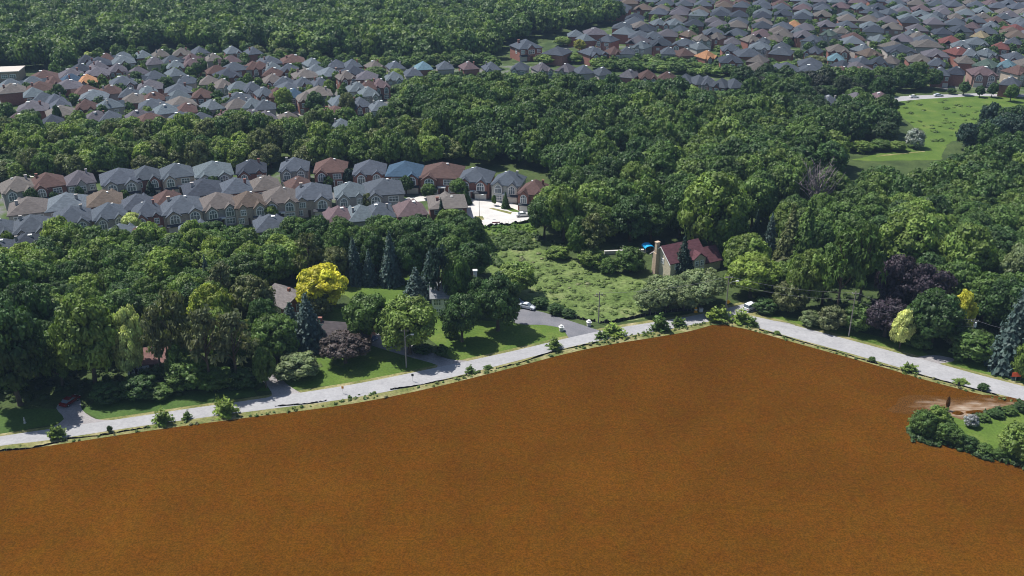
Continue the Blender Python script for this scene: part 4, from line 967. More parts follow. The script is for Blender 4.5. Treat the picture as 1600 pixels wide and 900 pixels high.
car(1428, 153, 6, (.82, .83, .85), 'left one of two white cars on the far road')
car(1466, 150.5, 6, (.62, .65, .70), 'silver car on the far road, right of the white one')
car(577, 530, -40, (.04, .07, .16), 'dark blue car under the spreading tree at the top of the driveway')
car(817, 338, 10, (.80, .80, .80), 'white car at the right end of the pale court')

# ------------------------------------------------------------------ poles, wires, signs
def pole(px, ybase, ytop, label, arm=None, transf=False, thin=False):
    x, y, _ = g(px, ybase); h = height_for(y, ytop); r = simple('street_lamp' if arm else 'utility_pole', (x, y, 0), 0, label, 'street lamp' if arm else 'utility pole')
    k_ = .6 if thin else 1
    MB().tube([(0, 0, 0), (0, 0, h)], [.17 * k_, .11 * k_], 8).build('shaft', M['pole'], r)
    if not thin: MB().box(-.9, .9, -.06, .06, h - .75, h - .6).build('crossarm', M['pole'], r)
    if arm:
        dx, dz = arm; MB().tube([(0, 0, h - 2.4 if not thin else h), (dx * .5, -.1, h - 2.0 + dz if not thin else h + .2), (dx, -.2, h - 1.8 + dz if not thin else h + .2)], [.05, .05, .04], 6).build('lamp_arm', M['metal'], r)
        z = h - 1.8 + dz if not thin else h + .2
        MB().box(dx - .1, dx + .65, -.38, -.02, z - .1, z + .12).build('lamp_head', M['white'], r)
    if transf: MB().tube([(.35, 0, h - 2.2), (.35, 0, h - 1.0)], [.28, .28], 12).build('transformer', M['white'], r)
    if not thin:
        for sx in (-.8, 0, .8): MB().tube([(sx, 0, h - .6), (sx, 0, h - .35)], [.05, .04], 6).build('insulator', M['white'], r)
    return (x, y, h)
pA = pole(635, 574, 513, 'wooden pole with street lamp on the ranch house lawn', (1.5, .3))
pB = pole(935, 505, 456, 'pale wooden utility pole right of the stone pillar at the meadow corner')
pC = pole(1133, 494, 430, 'pole with street lamp in front of the pale thicket, near the yellow sign', (1.9, .2))
pD = pole(1326, 526, 455, 'grey utility pole on the lawn in front of the pair of pines')
pE = pole(1512, 552, 498, 'utility pole with white transformer right of the dark maple', None, True)
pF = pole(749, 339, 305, 'slim lamp post on the pale court', (.9, 0), False, True)
pG = pole(1660, 596, 520, 'utility pole beyond the large blue spruce')
def wire(a, b, dz, sag, label):
    A = Vector((a[0], a[1], a[2] + dz)); B = Vector((b[0], b[1], b[2] + dz)); pts = []
    for i in range(13):
        t = i / 12; p = A.lerp(B, t); p.z -= sag * 4 * t * (1 - t); pts.append(p - A)
    mb = MB().tube(pts, [.026] * 13, 4); o = mb.build('overhead_wire', M['metal']); o.location = A
    tag(o, label, 'wire', 'wires between the utility poles')
wire(pC, pD, -.3, 1.2, 'upper wire from the lamp pole by the thicket to the pole by the pines')
wire(pD, pE, -.3, 1.6, 'upper wire from the pole by the pines to the transformer pole')
wire(pE, pG, -.3, 1.4, 'upper wire right of the transformer pole')
wire(pC, pD, -2.2, 1.2, 'lower wire from the lamp pole by the thicket to the pole by the pines')
wire(pD, pE, -2.2, 1.6, 'lower wire from the pole by the pines to the transformer pole')
wire(pB, pC, -.3, 1.2, 'wire from the meadow corner pole to the lamp pole by the thicket')
def post_sign(px, ybase, hgt, size, col, label, diamond=False, name='road_sign', cat='sign', thick=.04):
    x, y, _ = g(px, ybase); r = simple(name, (x, y, 0), 0, label, cat)
    MB().tube([(0, .03, 0), (0, .03, hgt)], [.045, .04], 6).build('post', M['metal'], r)
    w_, h_ = size
    if diamond: pts = [(0, hgt - h_ * .7), (w_ * .7, hgt), (0, hgt + h_ * .7), (-w_ * .7, hgt)]
    else: pts = [(-w_ / 2, hgt - h_ / 2), (w_ / 2, hgt - h_ / 2), (w_ / 2, hgt + h_ / 2), (-w_ / 2, hgt + h_ / 2)]
    MB().ext(pts, -thick, 0).build('panel', M['plain'], r, col); return r
post_sign(1136, 490, 3.4, (.9, .9), (.72, .34, .02), 'yellow orange diamond road sign beside the lamp pole', True)
post_sign(536, 615, 1.6, (.5, .6), (.75, .33, .05), 'small orange marker on a post at the field side of the road')
post_sign(645, 596, 1.7, (.55, .65), (.05, .06, .07), 'small dark marker on a post at the field side of the road')
post_sign(1586, 596, 1.8, (2.1, 1.1), (.85, .13, .05), 'bright orange red road works board at the right hand road')
x, y, _ = g(1087, 488); r = simple('traffic_barrel', (x, y, 0), 0, 'yellow orange barrel at the roadside below the pale thicket', 'traffic barrel')
MB().tube([(0, 0, 0), (0, 0, .15), (0, 0, .16), (0, 0, .8), (0, 0, 1.35), (0, 0, 1.5)], [.55, .55, .40, .38, .32, .15], 14).build('body', M['plain'], r, (.75, .38, .02))
MB().tube([(0, 0, .75), (0, 0, 1.0)], [.395, .37], 14).build('band', M['white'], r)
x, y, _ = g(1095, 487); r = simple('utility_box', (x, y, 0), .3, 'small white utility box right of the yellow orange barrel', 'utility box')
MB().box(-.45, .45, -.35, .35, 0, 1.1).build('cabinet', M['white'], r); MB().box(-.5, .5, -.4, .4, 1.1, 1.2).build('lid', M['metal'], r)
def pillar(px, yb, label):
    x, y, _ = g(px, yb); r = simple('gate_pillar', (x, y, 0), .2, label, 'gate pillar'); r['group'] = 'stone pillars of the asphalt drive'
    MB().box(-.45, .45, -.45, .45, 0, 1.0).build('base', M['stone'], r)
    MB().box(-.62, .62, -.62, .62, 1.0, 1.2).build('cap', M['white'], r)
    MB().tube([(0, 0, 1.2), (0, 0, 1.35), (0, 0, 1.6), (0, 0, 1.75)], [.2, .42, .40, .1], 12).build('finial', M['white'], r)
pillar(877, 517, 'white capped stone pillar left of the asphalt drive'); pillar(920, 509, 'white capped stone pillar right of the asphalt drive')
x, y, _ = g(39, 661); r = simple('garden_ornament', (x, y, 0), 0, 'small white garden ornament on the shaded lawn at the far left', 'garden ornament')
MB().tube([(0, 0, 0), (0, 0, .15), (0, 0, .2), (0, 0, .9), (0, 0, 1.1)], [.3, .3, .16, .22, .05], 10).build('body', M['stone'], r)
MB().tube([(0, 0, 1.05), (0, 0, 1.25), (0, 0, 1.42)], [.05, .16, .05], 10).build('head', M['stone'], r)
x, y, _ = g(1497, 603); r = simple('tree_stump', (x, y, 0), 0, 'black stump on the verge of the right hand road', 'stump')
MB().tube([(0, 0, 0), (.05, 0, .5), (.1, .05, .9)], [.35, .25, .2], 9).build('body', M['black'], r)
# blue tarpaulin shelter
x, y, _ = g(1012, 393); r = simple('tarp_shelter', (x, y, 0), RAD(15), 'bright blue tarpaulin over a wooden frame left of the tan chimney', 'shelter')
MB().ext([(-1.5 * math.cos(a), 1.6 + .8 * math.sin(a)) for a in [math.pi * i / 8 for i in range(9)]] + [(1.4 * math.cos(a), 1.55 + .7 * math.sin(a)) for a in [math.pi * i / 8 for i in range(9)]], -1.6, 1.6).build('tarp', M['plain'], r, (.01, .35, .75))
for sx in (-1.35, 1.35):
    for sy in (-1.4, 1.4): MB().box(sx - .08, sx + .08, sy - .08, sy + .08, 0, 1.7).build('post', M['pole'], r)
x, y, _ = g(975, 396); r = simple('stone_wall', (x, y, 0), RAD(6), 'low grey stone garden wall at the foot of the dark wood', 'wall')
MB().box(-6, 6, -.3, .3, 0, 1.0).build('wall', M['stone'], r); MB().box(-6.1, 6.1, -.4, .4, 1.0, 1.12).build('coping', M['concrete'], r)
x, y, _ = g(775, 351); r = simple('road_barrier', (x, y, 0), RAD(8), 'small dark red barrier at the near edge of the pale court', 'barrier')
MB().box(-1.3, 1.3, -.06, .06, .6, .95).build('board', M['plain'], r, (.20, .02, .03))
for sx in (-1.1, 1.1): MB().box(sx - .06, sx + .06, -.25, .25, 0, .6).build('leg', M['metal'], r)
# silt fences: black fabric on stakes
def silt(pxs, label, hgt=.42, amp=.10):
    if pxs[0][0] < 800 and hgt < .5: pxs = [(a, b + 2.6) for a, b in pxs]
    rr = random.Random(len(pxs) * 7 + int(pxs[0][0])); P = spline([Vector(g(*p)) for p in pxs], 10)
    o0 = P[0].copy(); r = simple('silt_fence', tuple(o0), 0, label, 'fence'); mb = MB(); vs = []
    Q = []
    for i in range(len(P) - 1):
        n = max(1, int((P[i + 1] - P[i]).length / 1.2))
        Q += [P[i].lerp(P[i + 1], j / n) - o0 for j in range(n)]
    Q.append(P[-1] - o0)
    for q in Q:
        hh = hgt * rr.uniform(.35, 1.15); ox, oy = rr.uniform(-amp, amp), rr.uniform(-amp, amp)
        vs += [(q.x + ox, q.y + oy, 0), (q.x + ox * .5, q.y + oy * .5 + .03, hh), (q.x + ox * .5, q.y + oy * .5 + .07, hh), (q.x + ox, q.y + oy + .10, 0)]
    n = len(Q); fs = []
    for i in range(n - 1):
        for a in range(3): fs.append((i * 4 + a, (i + 1) * 4 + a, (i + 1) * 4 + a + 1, i * 4 + a + 1))
    mb.add(vs, fs + [(0, 1, 2, 3), (n * 4 - 1, n * 4 - 2, n * 4 - 3, n * 4 - 4)]).build('fabric', M['black'], r)
    for i in range(0, n, max(2, n // 60)):
        q = Q[i]; MB().box(q.x - .03, q.x + .03, q.y - .03, q.y + .03, 0, hgt * 1.15).build('stake', M['pole'], r)
silt([(-60, 716), (0, 703), (50, 698), (104, 686)], 'black silt fence at the far left end of the field edge')
silt([(105, 684), (160, 678), (200, 671), (230, 666)], 'black silt fence between the first two shrubs of the field edge')
silt([(430, 633), (480, 629), (510, 624)], 'ragged black silt fence left of the small orange marker')
silt([(610, 607), (660, 599), (730, 584)], 'black silt fence right of the small dark marker')
silt([(775, 574), (815, 564), (860, 549), (905, 539), (935, 533)], 'black silt fence on the field edge opposite the stone pillars')
silt([(1186, 516), (1250, 534), (1300, 548), (1352, 564)], 'black silt fence along the right hand road, near the bend')
silt([(1354, 565), (1400, 577), (1480, 598), (1560, 619)], 'black silt fence along the right hand road, farther section')
silt([(938, 505), (960, 504), (1000, 496), (1040, 489), (1080, 486)], 'taut black silt fence along the road side of the meadow', 1.0, .1)
silt([(862, 484), (885, 492), (905, 499), (930, 503)], 'black silt fence from the asphalt drive to the meadow corner', .9, .1)
silt([(752, 358), (775, 354), (800, 352), (830, 347)], 'black silt fence along the near edge of the pale court', 1.3, .1)
# soil mounds in the mud
def mound(px, py, lx, ly, h, label):
    x, y, _ = g(px, py); rr = random.Random(int(px)); vs = []; n = 18; fs = []
    for i in range(5):
        f = i / 4
        for j in range(n):
            a = 2 * math.pi * j / n; k_ = (1 - f) * rr.uniform(.85, 1.1); vs.append((lx * k_ * math.cos(a), ly * k_ * math.sin(a), h * math.sin(f * math.pi / 2) * rr.uniform(.9, 1.05) - .02))
    for i in range(4):
        for j in range(n): fs.append((i * n + j, i * n + (j + 1) % n, (i + 1) * n + (j + 1) % n, (i + 1) * n + j))
    o = MB().add(vs, fs).build('soil_mound', M['soil'], smooth=True); o.location = (x, y, .05); tag(o, label, 'mound')
mound(1497, 646, 1.4, .8, .5, 'small brown soil mound on the pale mud, left one'); mound(1527, 645, 2.6, .9, .6, 'longer brown soil mound on the pale mud, right one')
T('tall', 1479, 620, 642, 6, (.16, .07, .02), 'thin rusty brown sapling standing in the pale mud', name='broadleaf_tree')

# garden trees between the houses, placed one by one
GARD = [('spruce', 237, 284, 309, 20, DS, 'dark conical tree in front of the red brick house of the back row'), ('round', 127, 292, 308, 15, DK, 'small tree left of the widest stone house of the back row'), ('round', 53, 295, 314, 22, DK, 'dark small tree below the leftmost taupe roof'),
 ('round', 196, 297, 307, 13, MD, 'tiny round tree before the double windowed stone house'), ('round', 545, 264, 294, 18, DS, 'dark tree between two brick houses of the back row'), ('round', 424, 226, 264, 36, OL, 'yellowish round tree behind the back row of houses'),
 ('round', 514, 276, 292, 16, DK, 'small tree in front of the brown roofed house'), ('round', 635, 276, 300, 24, DK, 'round tree in front of the vivid blue roof'), ('round', 670, 288, 312, 24, MD, 'round tree left of the brown roofed balcony house'),
 ('round', 718, 280, 312, 30, MD, 'larger tree between brown roofed house and court'), ('spruce', 728, 296, 320, 18, DK, 'conical tree at the left corner of the court'), ('spruce', 790, 302, 326, 13, DK, 'small dark cone tree beside the court driveway'),
 ('round', 772, 305, 322, 8, MD, 'sapling on the court island'), ('bush', 86, 300, 312, 14, DK, 'bush before the brown roofed house on the left'), ('round', 210, 334, 358, 34, YG, 'lime green tree rising before the arched windows'),
 ('round', 16, 362, 382, 22, LT, 'lime bushy tree at the far left below the front row'), ('round', 425, 322, 340, 22, LT, 'light tree in front of the tan roofed houses'), ('round', 576, 303, 322, 18, OL, 'olive tree before the light roofed house'), ('round', 335, 276, 292, 20, DK, 'dark tree between two grey roofs'),
 ('spruce', 690, 312, 346, 14, DS, 'thin spruce in front of the taupe corner house'), ('tall', 722, 330, 362, 22, MD, 'green tree below the taupe corner house'), ('tall', 745, 340, 366, 20, DK, 'dark tree left of the court edge'),
 ('round', 215, 112, 139, 24, DK, 'dark round tree in the middle of the upper left estate'), ('round', 260, 121, 149, 29, DK, 'largest dark tree of the upper left estate'), ('round', 309, 98, 118, 19, DK, 'dark tree among grey roofs of the upper left estate'), ('round', 140, 81, 98, 16, YG, 'lime tree at the back of the upper left estate'),
 ('round', 335, 84, 101, 28, LT, 'light green tree near the back edge of the upper left estate'), ('round', 445, 138, 172, 28, BR, 'bright lime tree near the white car street'), ('round', 493, 144, 172, 30, DK, 'dark green tree beside the bright lime tree'), ('round', 427, 119, 138, 26, DK, 'dark tree left of the big grey roof'),
 ('round', 544, 146, 184, 26, OL, 'feathery olive tree beside the white walled house'), ('round', 515, 125, 148, 22, LT, 'light green tree near the middle roofs'), ('round', 192, 118, 136, 24, MD, 'green tree left of the dark round tree'), ('round', 95, 132, 150, 22, DK, 'dark tree left of the brown brick house'),
 ('round', 402, 72, 92, 26, OL, 'olive tree at the back right of the estate'), ('round', 440, 75, 96, 24, OL, 'pale green tree beside the light roofs'), ('round', 555, 90, 106, 22, LT, 'light tree between roofs at the wood edge'), ('round', 588, 105, 126, 34, MD, 'green tree before the purple grey roof'),
 ('round', 50, 172, 205, 34, DK, 'dark tree left of the dark slate house'), ('round', 94, 165, 188, 14, DK, 'small dark tree by the brick house wall'), ('round', 174, 112, 124, 10, MD, 'tiny tree between roofs'), ('round', 620, 108, 130, 30, BR, 'bright green tree at the left tip of the big wood'),
 ('round', 285, 133, 146, 18, (.22, .25, .03), 'yellow green shrub tree beside the largest dark tree'), ('round', 205, 92, 101, 24, (.25, .26, .05), 'yellow green low tree among back roofs'), ('round', 370, 140, 158, 24, MD, 'green tree right of mid estate roofs'), ('round', 390, 135, 152, 18, LT, 'light tree right of mid estate roofs'),
 ('round', 880, 58, 74, 30, LT, 'light green tree left of the upper row of houses'), ('round', 905, 62, 76, 20, (.28, .28, .04), 'yellow green tree before the upper row houses'), ('round', 850, 86, 102, 30, LT, 'light green tree between the red brick houses'), ('round', 900, 84, 100, 34, LT, 'light tree in front of the brick houses'),
 ('round', 1325, 15, 32, 18, DK, 'dark tree in the far estate'), ('round', 1410, 18, 36, 26, DK, 'dark tree clump right of the far roofs'), ('round', 1550, 72, 92, 16, DK, 'dark tree between roofs near the right edge'), ('round', 1592, 75, 92, 14, DK, 'dark tree at the right edge of the estate'),
 ('tall', 1522, -4, 14, 30, SA, 'grey green tall tree at the very top right'), ('round', 1272, 88, 108, 40, OL, 'feathery olive tree standing above the grey roofs'), ('round', 1548, 95, 104, 10, DK, 'dark small tree by green roof')]
for k_, x_, yt, yb, wpx, c_, lab in GARD: T(k_, x_, yt, yb, wpx, c_, lab)
# shrubs and small trees at the far road
for px_, yt, yb, wd_, c_, lab in [(1505, 128, 150, 18, DK, 'dark round tree left of the gabled townhouses'), (1530, 134, 153, 15, DK, 'small dark tree in front of the gabled townhouse'), (1549, 130, 153, 16, DK, 'small dark tree right of the gabled townhouse front'), (1578, 132, 160, 20, MD, 'green tree at the right end of the far road'), (1486, 138, 148, 14, DK, 'low dark bush behind the silver far car')]:
    T('round', px_, yt, yb, wd_, c_, lab)

# ------------------------------------------------------------------ woods
fr_ = random.Random(11)
BLOCK = [(a, b, c) for a, b, c in FOOT]
def scatter(poly, sp, jitter=.36):
    W_ = [g(*p)[:2] for p in poly]; xs = [p[0] for p in W_]; ys = [p[1] for p in W_]; out = []
    j = 0; y = min(ys)
    while y < max(ys):
        x = min(xs) + (j % 2) * sp / 2
        while x < max(xs):
            u, v = x + fr_.uniform(-jitter, jitter) * sp, y + fr_.uniform(-jitter, jitter) * sp
            if inside((u, v), W_): out.append((u, v))
            x += sp
        y += sp * .87; j += 1
    return out
man = list(TREES)
SEEDL = []       # mass trees waiting: x, y, h, w, kind, colour, zone
def mixcol(cs):
    a, b = fr_.choice(cs), fr_.choice(cs); t = fr_.random(); k_ = fr_.uniform(.85, 1.18)
    return tuple((a[i] * t + b[i] * (1 - t)) * k_ for i in range(3))
def forest(zone, poly, sp, h, cs, kinds, wf=1.25, bf=1.0):
    for x, y in scatter(poly, sp):
        if any((x - a) ** 2 + (y - b) ** 2 < (r * .8 + sp * .30) ** 2 for a, b, r in man): continue
        if any((x - a) ** 2 + (y - b) ** 2 < ((r + sp * .25) * bf) ** 2 for a, b, r in BLOCK): continue
        hh = fr_.uniform(*h); SEEDL.append((x, y, hh, sp * wf * fr_.uniform(.85, 1.25), fr_.choice(kinds), mixcol(cs), zone))
forest('front woods', [(-90, 410), (60, 402), (200, 394), (330, 392), (450, 402), (470, 432), (412, 470), (396, 520), (400, 590), (380, 604), (300, 598), (240, 560), (150, 620), (90, 605), (60, 628), (-90, 640)], 7.2, (10, 14), [DK, DK, MD, MD, LT, BR], ['round', 'round', 'tall', 'wide'], 1.35)
forest('row behind the back lawn', [(455, 392), (560, 386), (700, 386), (752, 386), (735, 400), (690, 420), (660, 428), (560, 434), (480, 432)], 7.0, (10, 13), [DK, DK, MD], ['round', 'tall'])
forest('big wood', [(650, 210), (618, 190), (645, 174), (740, 164), (900, 166), (1100, 184), (1200, 200), (1290, 212), (1340, 228), (1325, 262), (1270, 300), (1235, 330), (1210, 365), (1150, 372), (1090, 382), (1000, 382), (930, 386), (842, 388), (818, 372), (845, 350), (884, 322), (886, 292), (852, 264), (760, 248), (690, 240)], 9.4, (11.5, 18), [DK, DK, DK, MD, MD, LT], ['round', 'round', 'wide', 'tall'], 1.3)
forest('right woods', [(1290, 322), (1345, 318), (1440, 310), (1495, 288), (1560, 264), (1760, 250), (1760, 560), (1600, 540), (1520, 500), (1440, 480), (1400, 450), (1300, 440), (1230, 400), (1222, 372)], 8.2, (11, 15), [DK, DK, MD, MD, LT], ['round', 'wide', 'tall'], 1.35)
forest('shelter belt', [(-120, 232), (60, 222), (200, 226), (350, 218), (470, 204), (560, 205), (640, 212), (700, 238), (790, 262), (700, 262), (640, 250), (700, 266), (560, 268), (460, 268), (380, 272), (260, 278), (150, 286), (40, 298), (-120, 312)], 7.0, (6.5, 14), [DK, MD, MD, LT, OL, BR], ['round', 'tall', 'wide'])
forest('strip below the upper left estate', [(-160, 190), (0, 190), (60, 205), (200, 214), (320, 212), (420, 202), (520, 196), (560, 203), (420, 222), (200, 230), (-160, 240)], 8.0, (8, 11.5), [MD, LT, OL, DK], ['round', 'tall'])
forest('trees by the far pasture', [(1125, 145), (1190, 140), (1290, 140), (1380, 146), (1385, 158), (1385, 176), (1392, 196), (1402, 222), (1370, 232), (1310, 226), (1250, 204), (1180, 180)], 8.6, (9.5, 14), [DK, MD, DK, (.03, .04, .026)], ['round', 'tall'])
forest('trees above the far road', [(1330, 132), (1470, 132), (1470, 142), (1400, 144), (1330, 140)], 7.5, (8, 13), [DK, MD], ['tall', 'round'])
forest('trees right of the pasture', [(1510, 222), (1540, 204), (1760, 186), (1760, 236), (1560, 240), (1510, 236)], 8.0, (10, 13), [DK, DS], ['round', 'spruce'])
forest('far forest', [(-420, -38), (690, -38), (700, -20), (800, -16), (830, 14), (900, 26), (985, 27), (975, 38), (880, 52), (850, 62), (795, 70), (775, 94), (700, 98), (560, 96), (480, 92), (420, 84), (360, 80), (300, 78), (240, 80), (130, 90), (105, 112), (20, 108), (-180, 118)], 9.6, (12, 17), [DK, MD, MD, LT, (.07, .12, .035)], ['far'], 1.35)
forest('belt between the estates', [(930, 102), (940, 98), (1060, 96), (1160, 100), (1330, 114), (1330, 134), (1200, 140), (1170, 124), (1080, 118), (1000, 114), (930, 110)], 6.0, (3.5, 6.2), [DK, MD, MD, LT], ['far'], 1.2, .62)
forest('belt between the estates', [(600, 93), (770, 96), (775, 108), (600, 106)], 6.5, (5, 8), [DK, MD, MD, LT], ['far'], 1.2, .62)
forest('low trees before the small roofs', [(600, 128), (700, 118), (900, 128), (1000, 134), (1150, 142), (1180, 150), (1100, 176), (900, 160), (740, 158), (620, 170)], 6.0, (3.5, 6), [DK, MD, MD, LT], ['far'], 1.2, .7)
forest('estate gardens', [(30, 160), (130, 90), (400, 80), (600, 92), (620, 130), (560, 180), (400, 200), (100, 200)], 10, (5, 8.5), [MD, DK, LT], ['far'], wf=.56, bf=.60)
forest('estate gardens far', [(1000, 30), (1000, -5), (1700, -5), (1700, 130), (1560, 125), (1400, 110), (1200, 95), (1050, 80)], 13, (5, 8.5), [DK, DK, MD, LT], ['far'], wf=.48, bf=.62)
for x in range(40):   # small wild trees at the wood's foot and the left of the meadow
    pass
forest('young trees by the court', [(690, 352), (752, 366), (760, 392), (750, 400), (700, 385), (640, 372), (560, 365), (560, 352), (640, 350)], 5.5, (6, 9), [MD, LT, DK], ['round', 'tall', 'spruce'])
forest('thicket behind the cream house', [(1120, 440), (1128, 425), (1180, 440), (1260, 460), (1290, 490), (1240, 480), (1190, 470)], 5.5, (6, 9), [MD, LT], ['round'])

forest('wood behind the lower estate', [(760, 246), (790, 240), (872, 256), (884, 290), (862, 270), (800, 262)], 7.5, (9, 12), [DK, MD], ['far'], 1.3, .8)
for P_ in ([(-700, 620), (-110, 620), (-130, 420), (-130, 300), (-160, 130), (-420, 90), (-900, 200)], [(1770, 560), (1770, 160), (2100, 120), (2500, 560)]):
    forest('outer woods', P_, 10, (9, 15), [DK, DK, MD], ['far'], 1.35)
SEEDL.sort(key=lambda t: math.hypot(t[0], t[1], ))
inview = []
for t in SEEDL:
    px_, py_ = px_of(t[0], t[1], t[2] * .7)
    if -140 < px_ < 1740 or (t[6] == 'outer woods' and -800 < px_ < 2600): inview.append((t, px_, py_))
SKIP = set([(-98.9, 200.4), (-123.2, 202.9), (-120.5, 211.7), (-134.4, 225.0), (-131.9, 229.2), (-136.8, 236.1), (-12.9, 278.3), (127.1, 249.8), (-115.8, 258.7), (-143.0, 246.7), (115.8, 260.8), (62.2, 281.0), (146.2, 250.3), (119.1, 265.0), (16.7, 294.5), (54.6, 296.1), (-94.5, 200.5), (77.6, 240.0), (-127.2, 240.2), (61.8, 294.8), (76.9, 296.4)])
MASS = []; N_IND = 300 - sum(1 for o in COL.objects if o.get('category') == 'tree' and o.name.startswith('broadleaf_tree'))
stuffT = []
for t, px_, py_ in inview:
    x, y, h, w_, kind, col, zone = t
    vis = -25 < px_ < 1625 and py_ > -30
    if any(abs(x - a_) < .8 and abs(y - b_) < .8 for a_, b_ in SKIP): continue
    if vis and len(MASS) < N_IND and kind != 'far':
        r = plant(kind, x, y, h, w_, col, 'x', name='spruce_tree' if kind == 'spruce' else 'broadleaf_tree'); MASS.append([r, px_, py_, h, w_, kind, col, zone])
    else: stuffT.append(t)
print('mass individual', len(MASS), 'as one', len(stuffT))
AR = {}
def low(kind, v):
    if (kind, v) not in AR: AR[(kind, v)] = crown_arrays(kind, 900 + v * 13 + len(kind), .85 if kind != 'far' else 1.0, .5 if kind != 'far' else .7)
    return AR[(kind, v)]
LV = []; LT_ = []; LQ = []; LC = []; n0 = 0
for x, y, h, w_, kind, col, zone in stuffT:
    if y > 560 and kind != 'far': kind = 'far'
    V, Tt, Q, C = low(kind, fr_.randrange(4)); a = fr_.uniform(0, 6.28); ca, sa = math.cos(a), math.sin(a)
    P = np.stack([x + (V[:, 0] * ca - V[:, 1] * sa) * w_, y + (V[:, 0] * sa + V[:, 1] * ca) * w_, V[:, 2] * h], 1)
    LV.append(P); LT_.append(Tt + n0); LQ.append(Q + n0); LC.append(C * np.array(col)); n0 += len(V)
me = fast_mesh('distant_woods', np.concatenate(LV), np.concatenate(LT_), np.concatenate(LQ), np.concatenate(LC), M['leaf'])
tag(mesh_obj('distant_woods', me, None, (1, 1, 1)), 'dense distant woodland canopy behind and between the estates', kind='stuff')
print('stuff verts', n0)

# ------------------------------------------------------------------ undergrowth, meadow, weeds: what nobody could count
def growth(name, pts, size, cols, label, cards=12, hz=.6, leaf=.42):
    rg = np.random.default_rng(len(pts)); L = Leafy(); r = random.Random(len(pts))
    for x, y in pts:
        s = size[0] + (size[1] - size[0]) * r.random() ** 1.8; q_ = .5 + .5 * math.sin(x * .21 + 1.7 * math.sin(y * .13)) * math.sin(y * .17 + 1.3 * math.sin(x * .09)); c = cols[min(len(cols) - 1, int((q_ * .7 + r.random() * .3) * len(cols)))]; t = np.array(c) * r.uniform(.8, 1.2)
        if name != 'meadow_growth' or s > .75: L.lump(np.array([x, y, s * hz * .35]), s * .8, t * .9, rg, hz)
        n = int(cards * r.uniform(.5, 1.5)); e = unit(rg.normal(size=(n, 3)) + [0, 0, .6]); e[:, 2] = np.abs(e[:, 2])
        P = np.array([x, y, s * hz * .35]) + e * [s, s, s * hz] * rg.uniform(.75, 1.1, (n, 1))
        L.quads(P, unit(e + [0, 0, .5] + rg.normal(size=(n, 3)) * .5), leaf * s ** .5, 1.2, t, rg)
    V, Tt, Q, C = L.arrays(); o = mesh_obj(name, fast_mesh(name, V, Tt, Q, C, M['leaf']), None, (1, 1, 1)); tag(o, label, kind='stuff'); return o
road_line = [Vector(g(x, y)) for x, y in [((a[0] + b[0]) / 2, (a[1] + b[1]) / 2) for a, b in zip(UP, LO)]]
pts = scatter([(755, 392), (830, 392), (900, 412), (1000, 442), (1105, 462), (1060, 482), (1000, 490), (935, 496), (880, 480), (838, 464), (790, 432)], 1.3, 1.2); _r = random.Random(21); pts = [p for p in pts if _r.random() < .25 + .75 * (.5 + .5 * math.sin(p[0] * .33 + 2 * math.sin(p[1] * .19)) * math.sin(p[1] * .27 + 1.5 * math.sin(p[0] * .15)))]
growth('meadow_growth', pts, (.30, 1.25), [(.105, .165, .036), (.15, .21, .06), (.085, .135, .03), (.22, .24, .12)], 'rough green weeds and vines of the meadow', 22, .30, .13)
pts = scatter([(748, 408), (754, 368), (800, 362), (836, 366), (838, 388), (770, 395), (790, 420)], 1.7)
growth('vine_growth', pts, (.9, 2.0), [(.07, .12, .028), (.095, .15, .034)], 'thick vines at the left of the meadow', 26, .55, .2)
pts = scatter([(745, 362), (755, 356), (835, 352), (842, 366)], 2.0)
growth('bright_growth', pts, (.8, 1.6), [(.13, .22, .03), (.10, .19, .03)], 'bright fresh weeds between the court fence and the vines', 14, .6, .3)
pts = []
for z in ([(-90, 470), (410, 470), (396, 520), (400, 596), (380, 610), (150, 628), (90, 610), (60, 632), (-90, 645)], [(1190, 440), (1240, 462), (1300, 490), (1400, 518), (1440, 528), (1600, 552), (1700, 570), (1700, 540), (1400, 470)], [(900, 388), (1000, 384), (1150, 380), (1200, 400), (1160, 400), (1010, 392)], [(830, 370), (850, 392), (930, 396), (930, 385)],
          [(640, 382), (760, 385), (740, 400), (680, 425), (500, 436), (480, 425)]):
    pts += [p for p in scatter(z, 3.0) if not any((p[0] - a) ** 2 + (p[1] - b) ** 2 < (r_ * .9) ** 2 for a, b, r_ in BLOCK)]
pts = [p for p in pts if p[1] > 0]
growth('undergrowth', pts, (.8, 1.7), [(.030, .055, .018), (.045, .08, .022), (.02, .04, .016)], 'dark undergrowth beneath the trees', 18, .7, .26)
pts = []
rr = random.Random(3)
def along(pxs, step, wob, prob=1):
    P = spline([Vector(g(*p)) for p in pxs], 6)
    for a, b in zip(P, P[1:]):
        n = max(1, int((b - a).length / step))
        for i in range(n):
            if rr.random() < prob: q = a.lerp(b, i / n); pts.append((q.x + rr.uniform(-wob, wob), q.y + rr.uniform(-wob, wob)))
along([(x, y + 6) for x, y in LO if x < 1130], .9, .7, .6)
along([(535, 626), (560, 621), (585, 617)], .35, .8); along([(735, 586), (765, 580)], .5, .6); along([(925, 536), (970, 529), (1010, 521), (1075, 511)], .4, .9); along([(1080, 508), (1140, 503), (1185, 512)], .45, .9)
along([(x, y + 5) for x, y in RL], .8, .6, .75)
growth('roadside_weeds', pts, (.22, .60), [(.10, .16, .035), (.15, .20, .06), (.075, .13, .03), (.2, .2, .1)], 'low weeds along the field edge', 9, .8, .36)
pts = []
along([(1428, 690), (1480, 697), (1530, 712), (1600, 730), (1700, 750)], .5, .8); along([(1515, 655), (1545, 648), (1600, 637)], .5, .8); along([(1420, 672), (1430, 688)], .5, .5)
growth('lawn_edge_growth', pts, (.5, 1.2), [(.04, .075, .02), (.055, .10, .03)], 'ragged growth around the mown corner', 14, .8, .3)
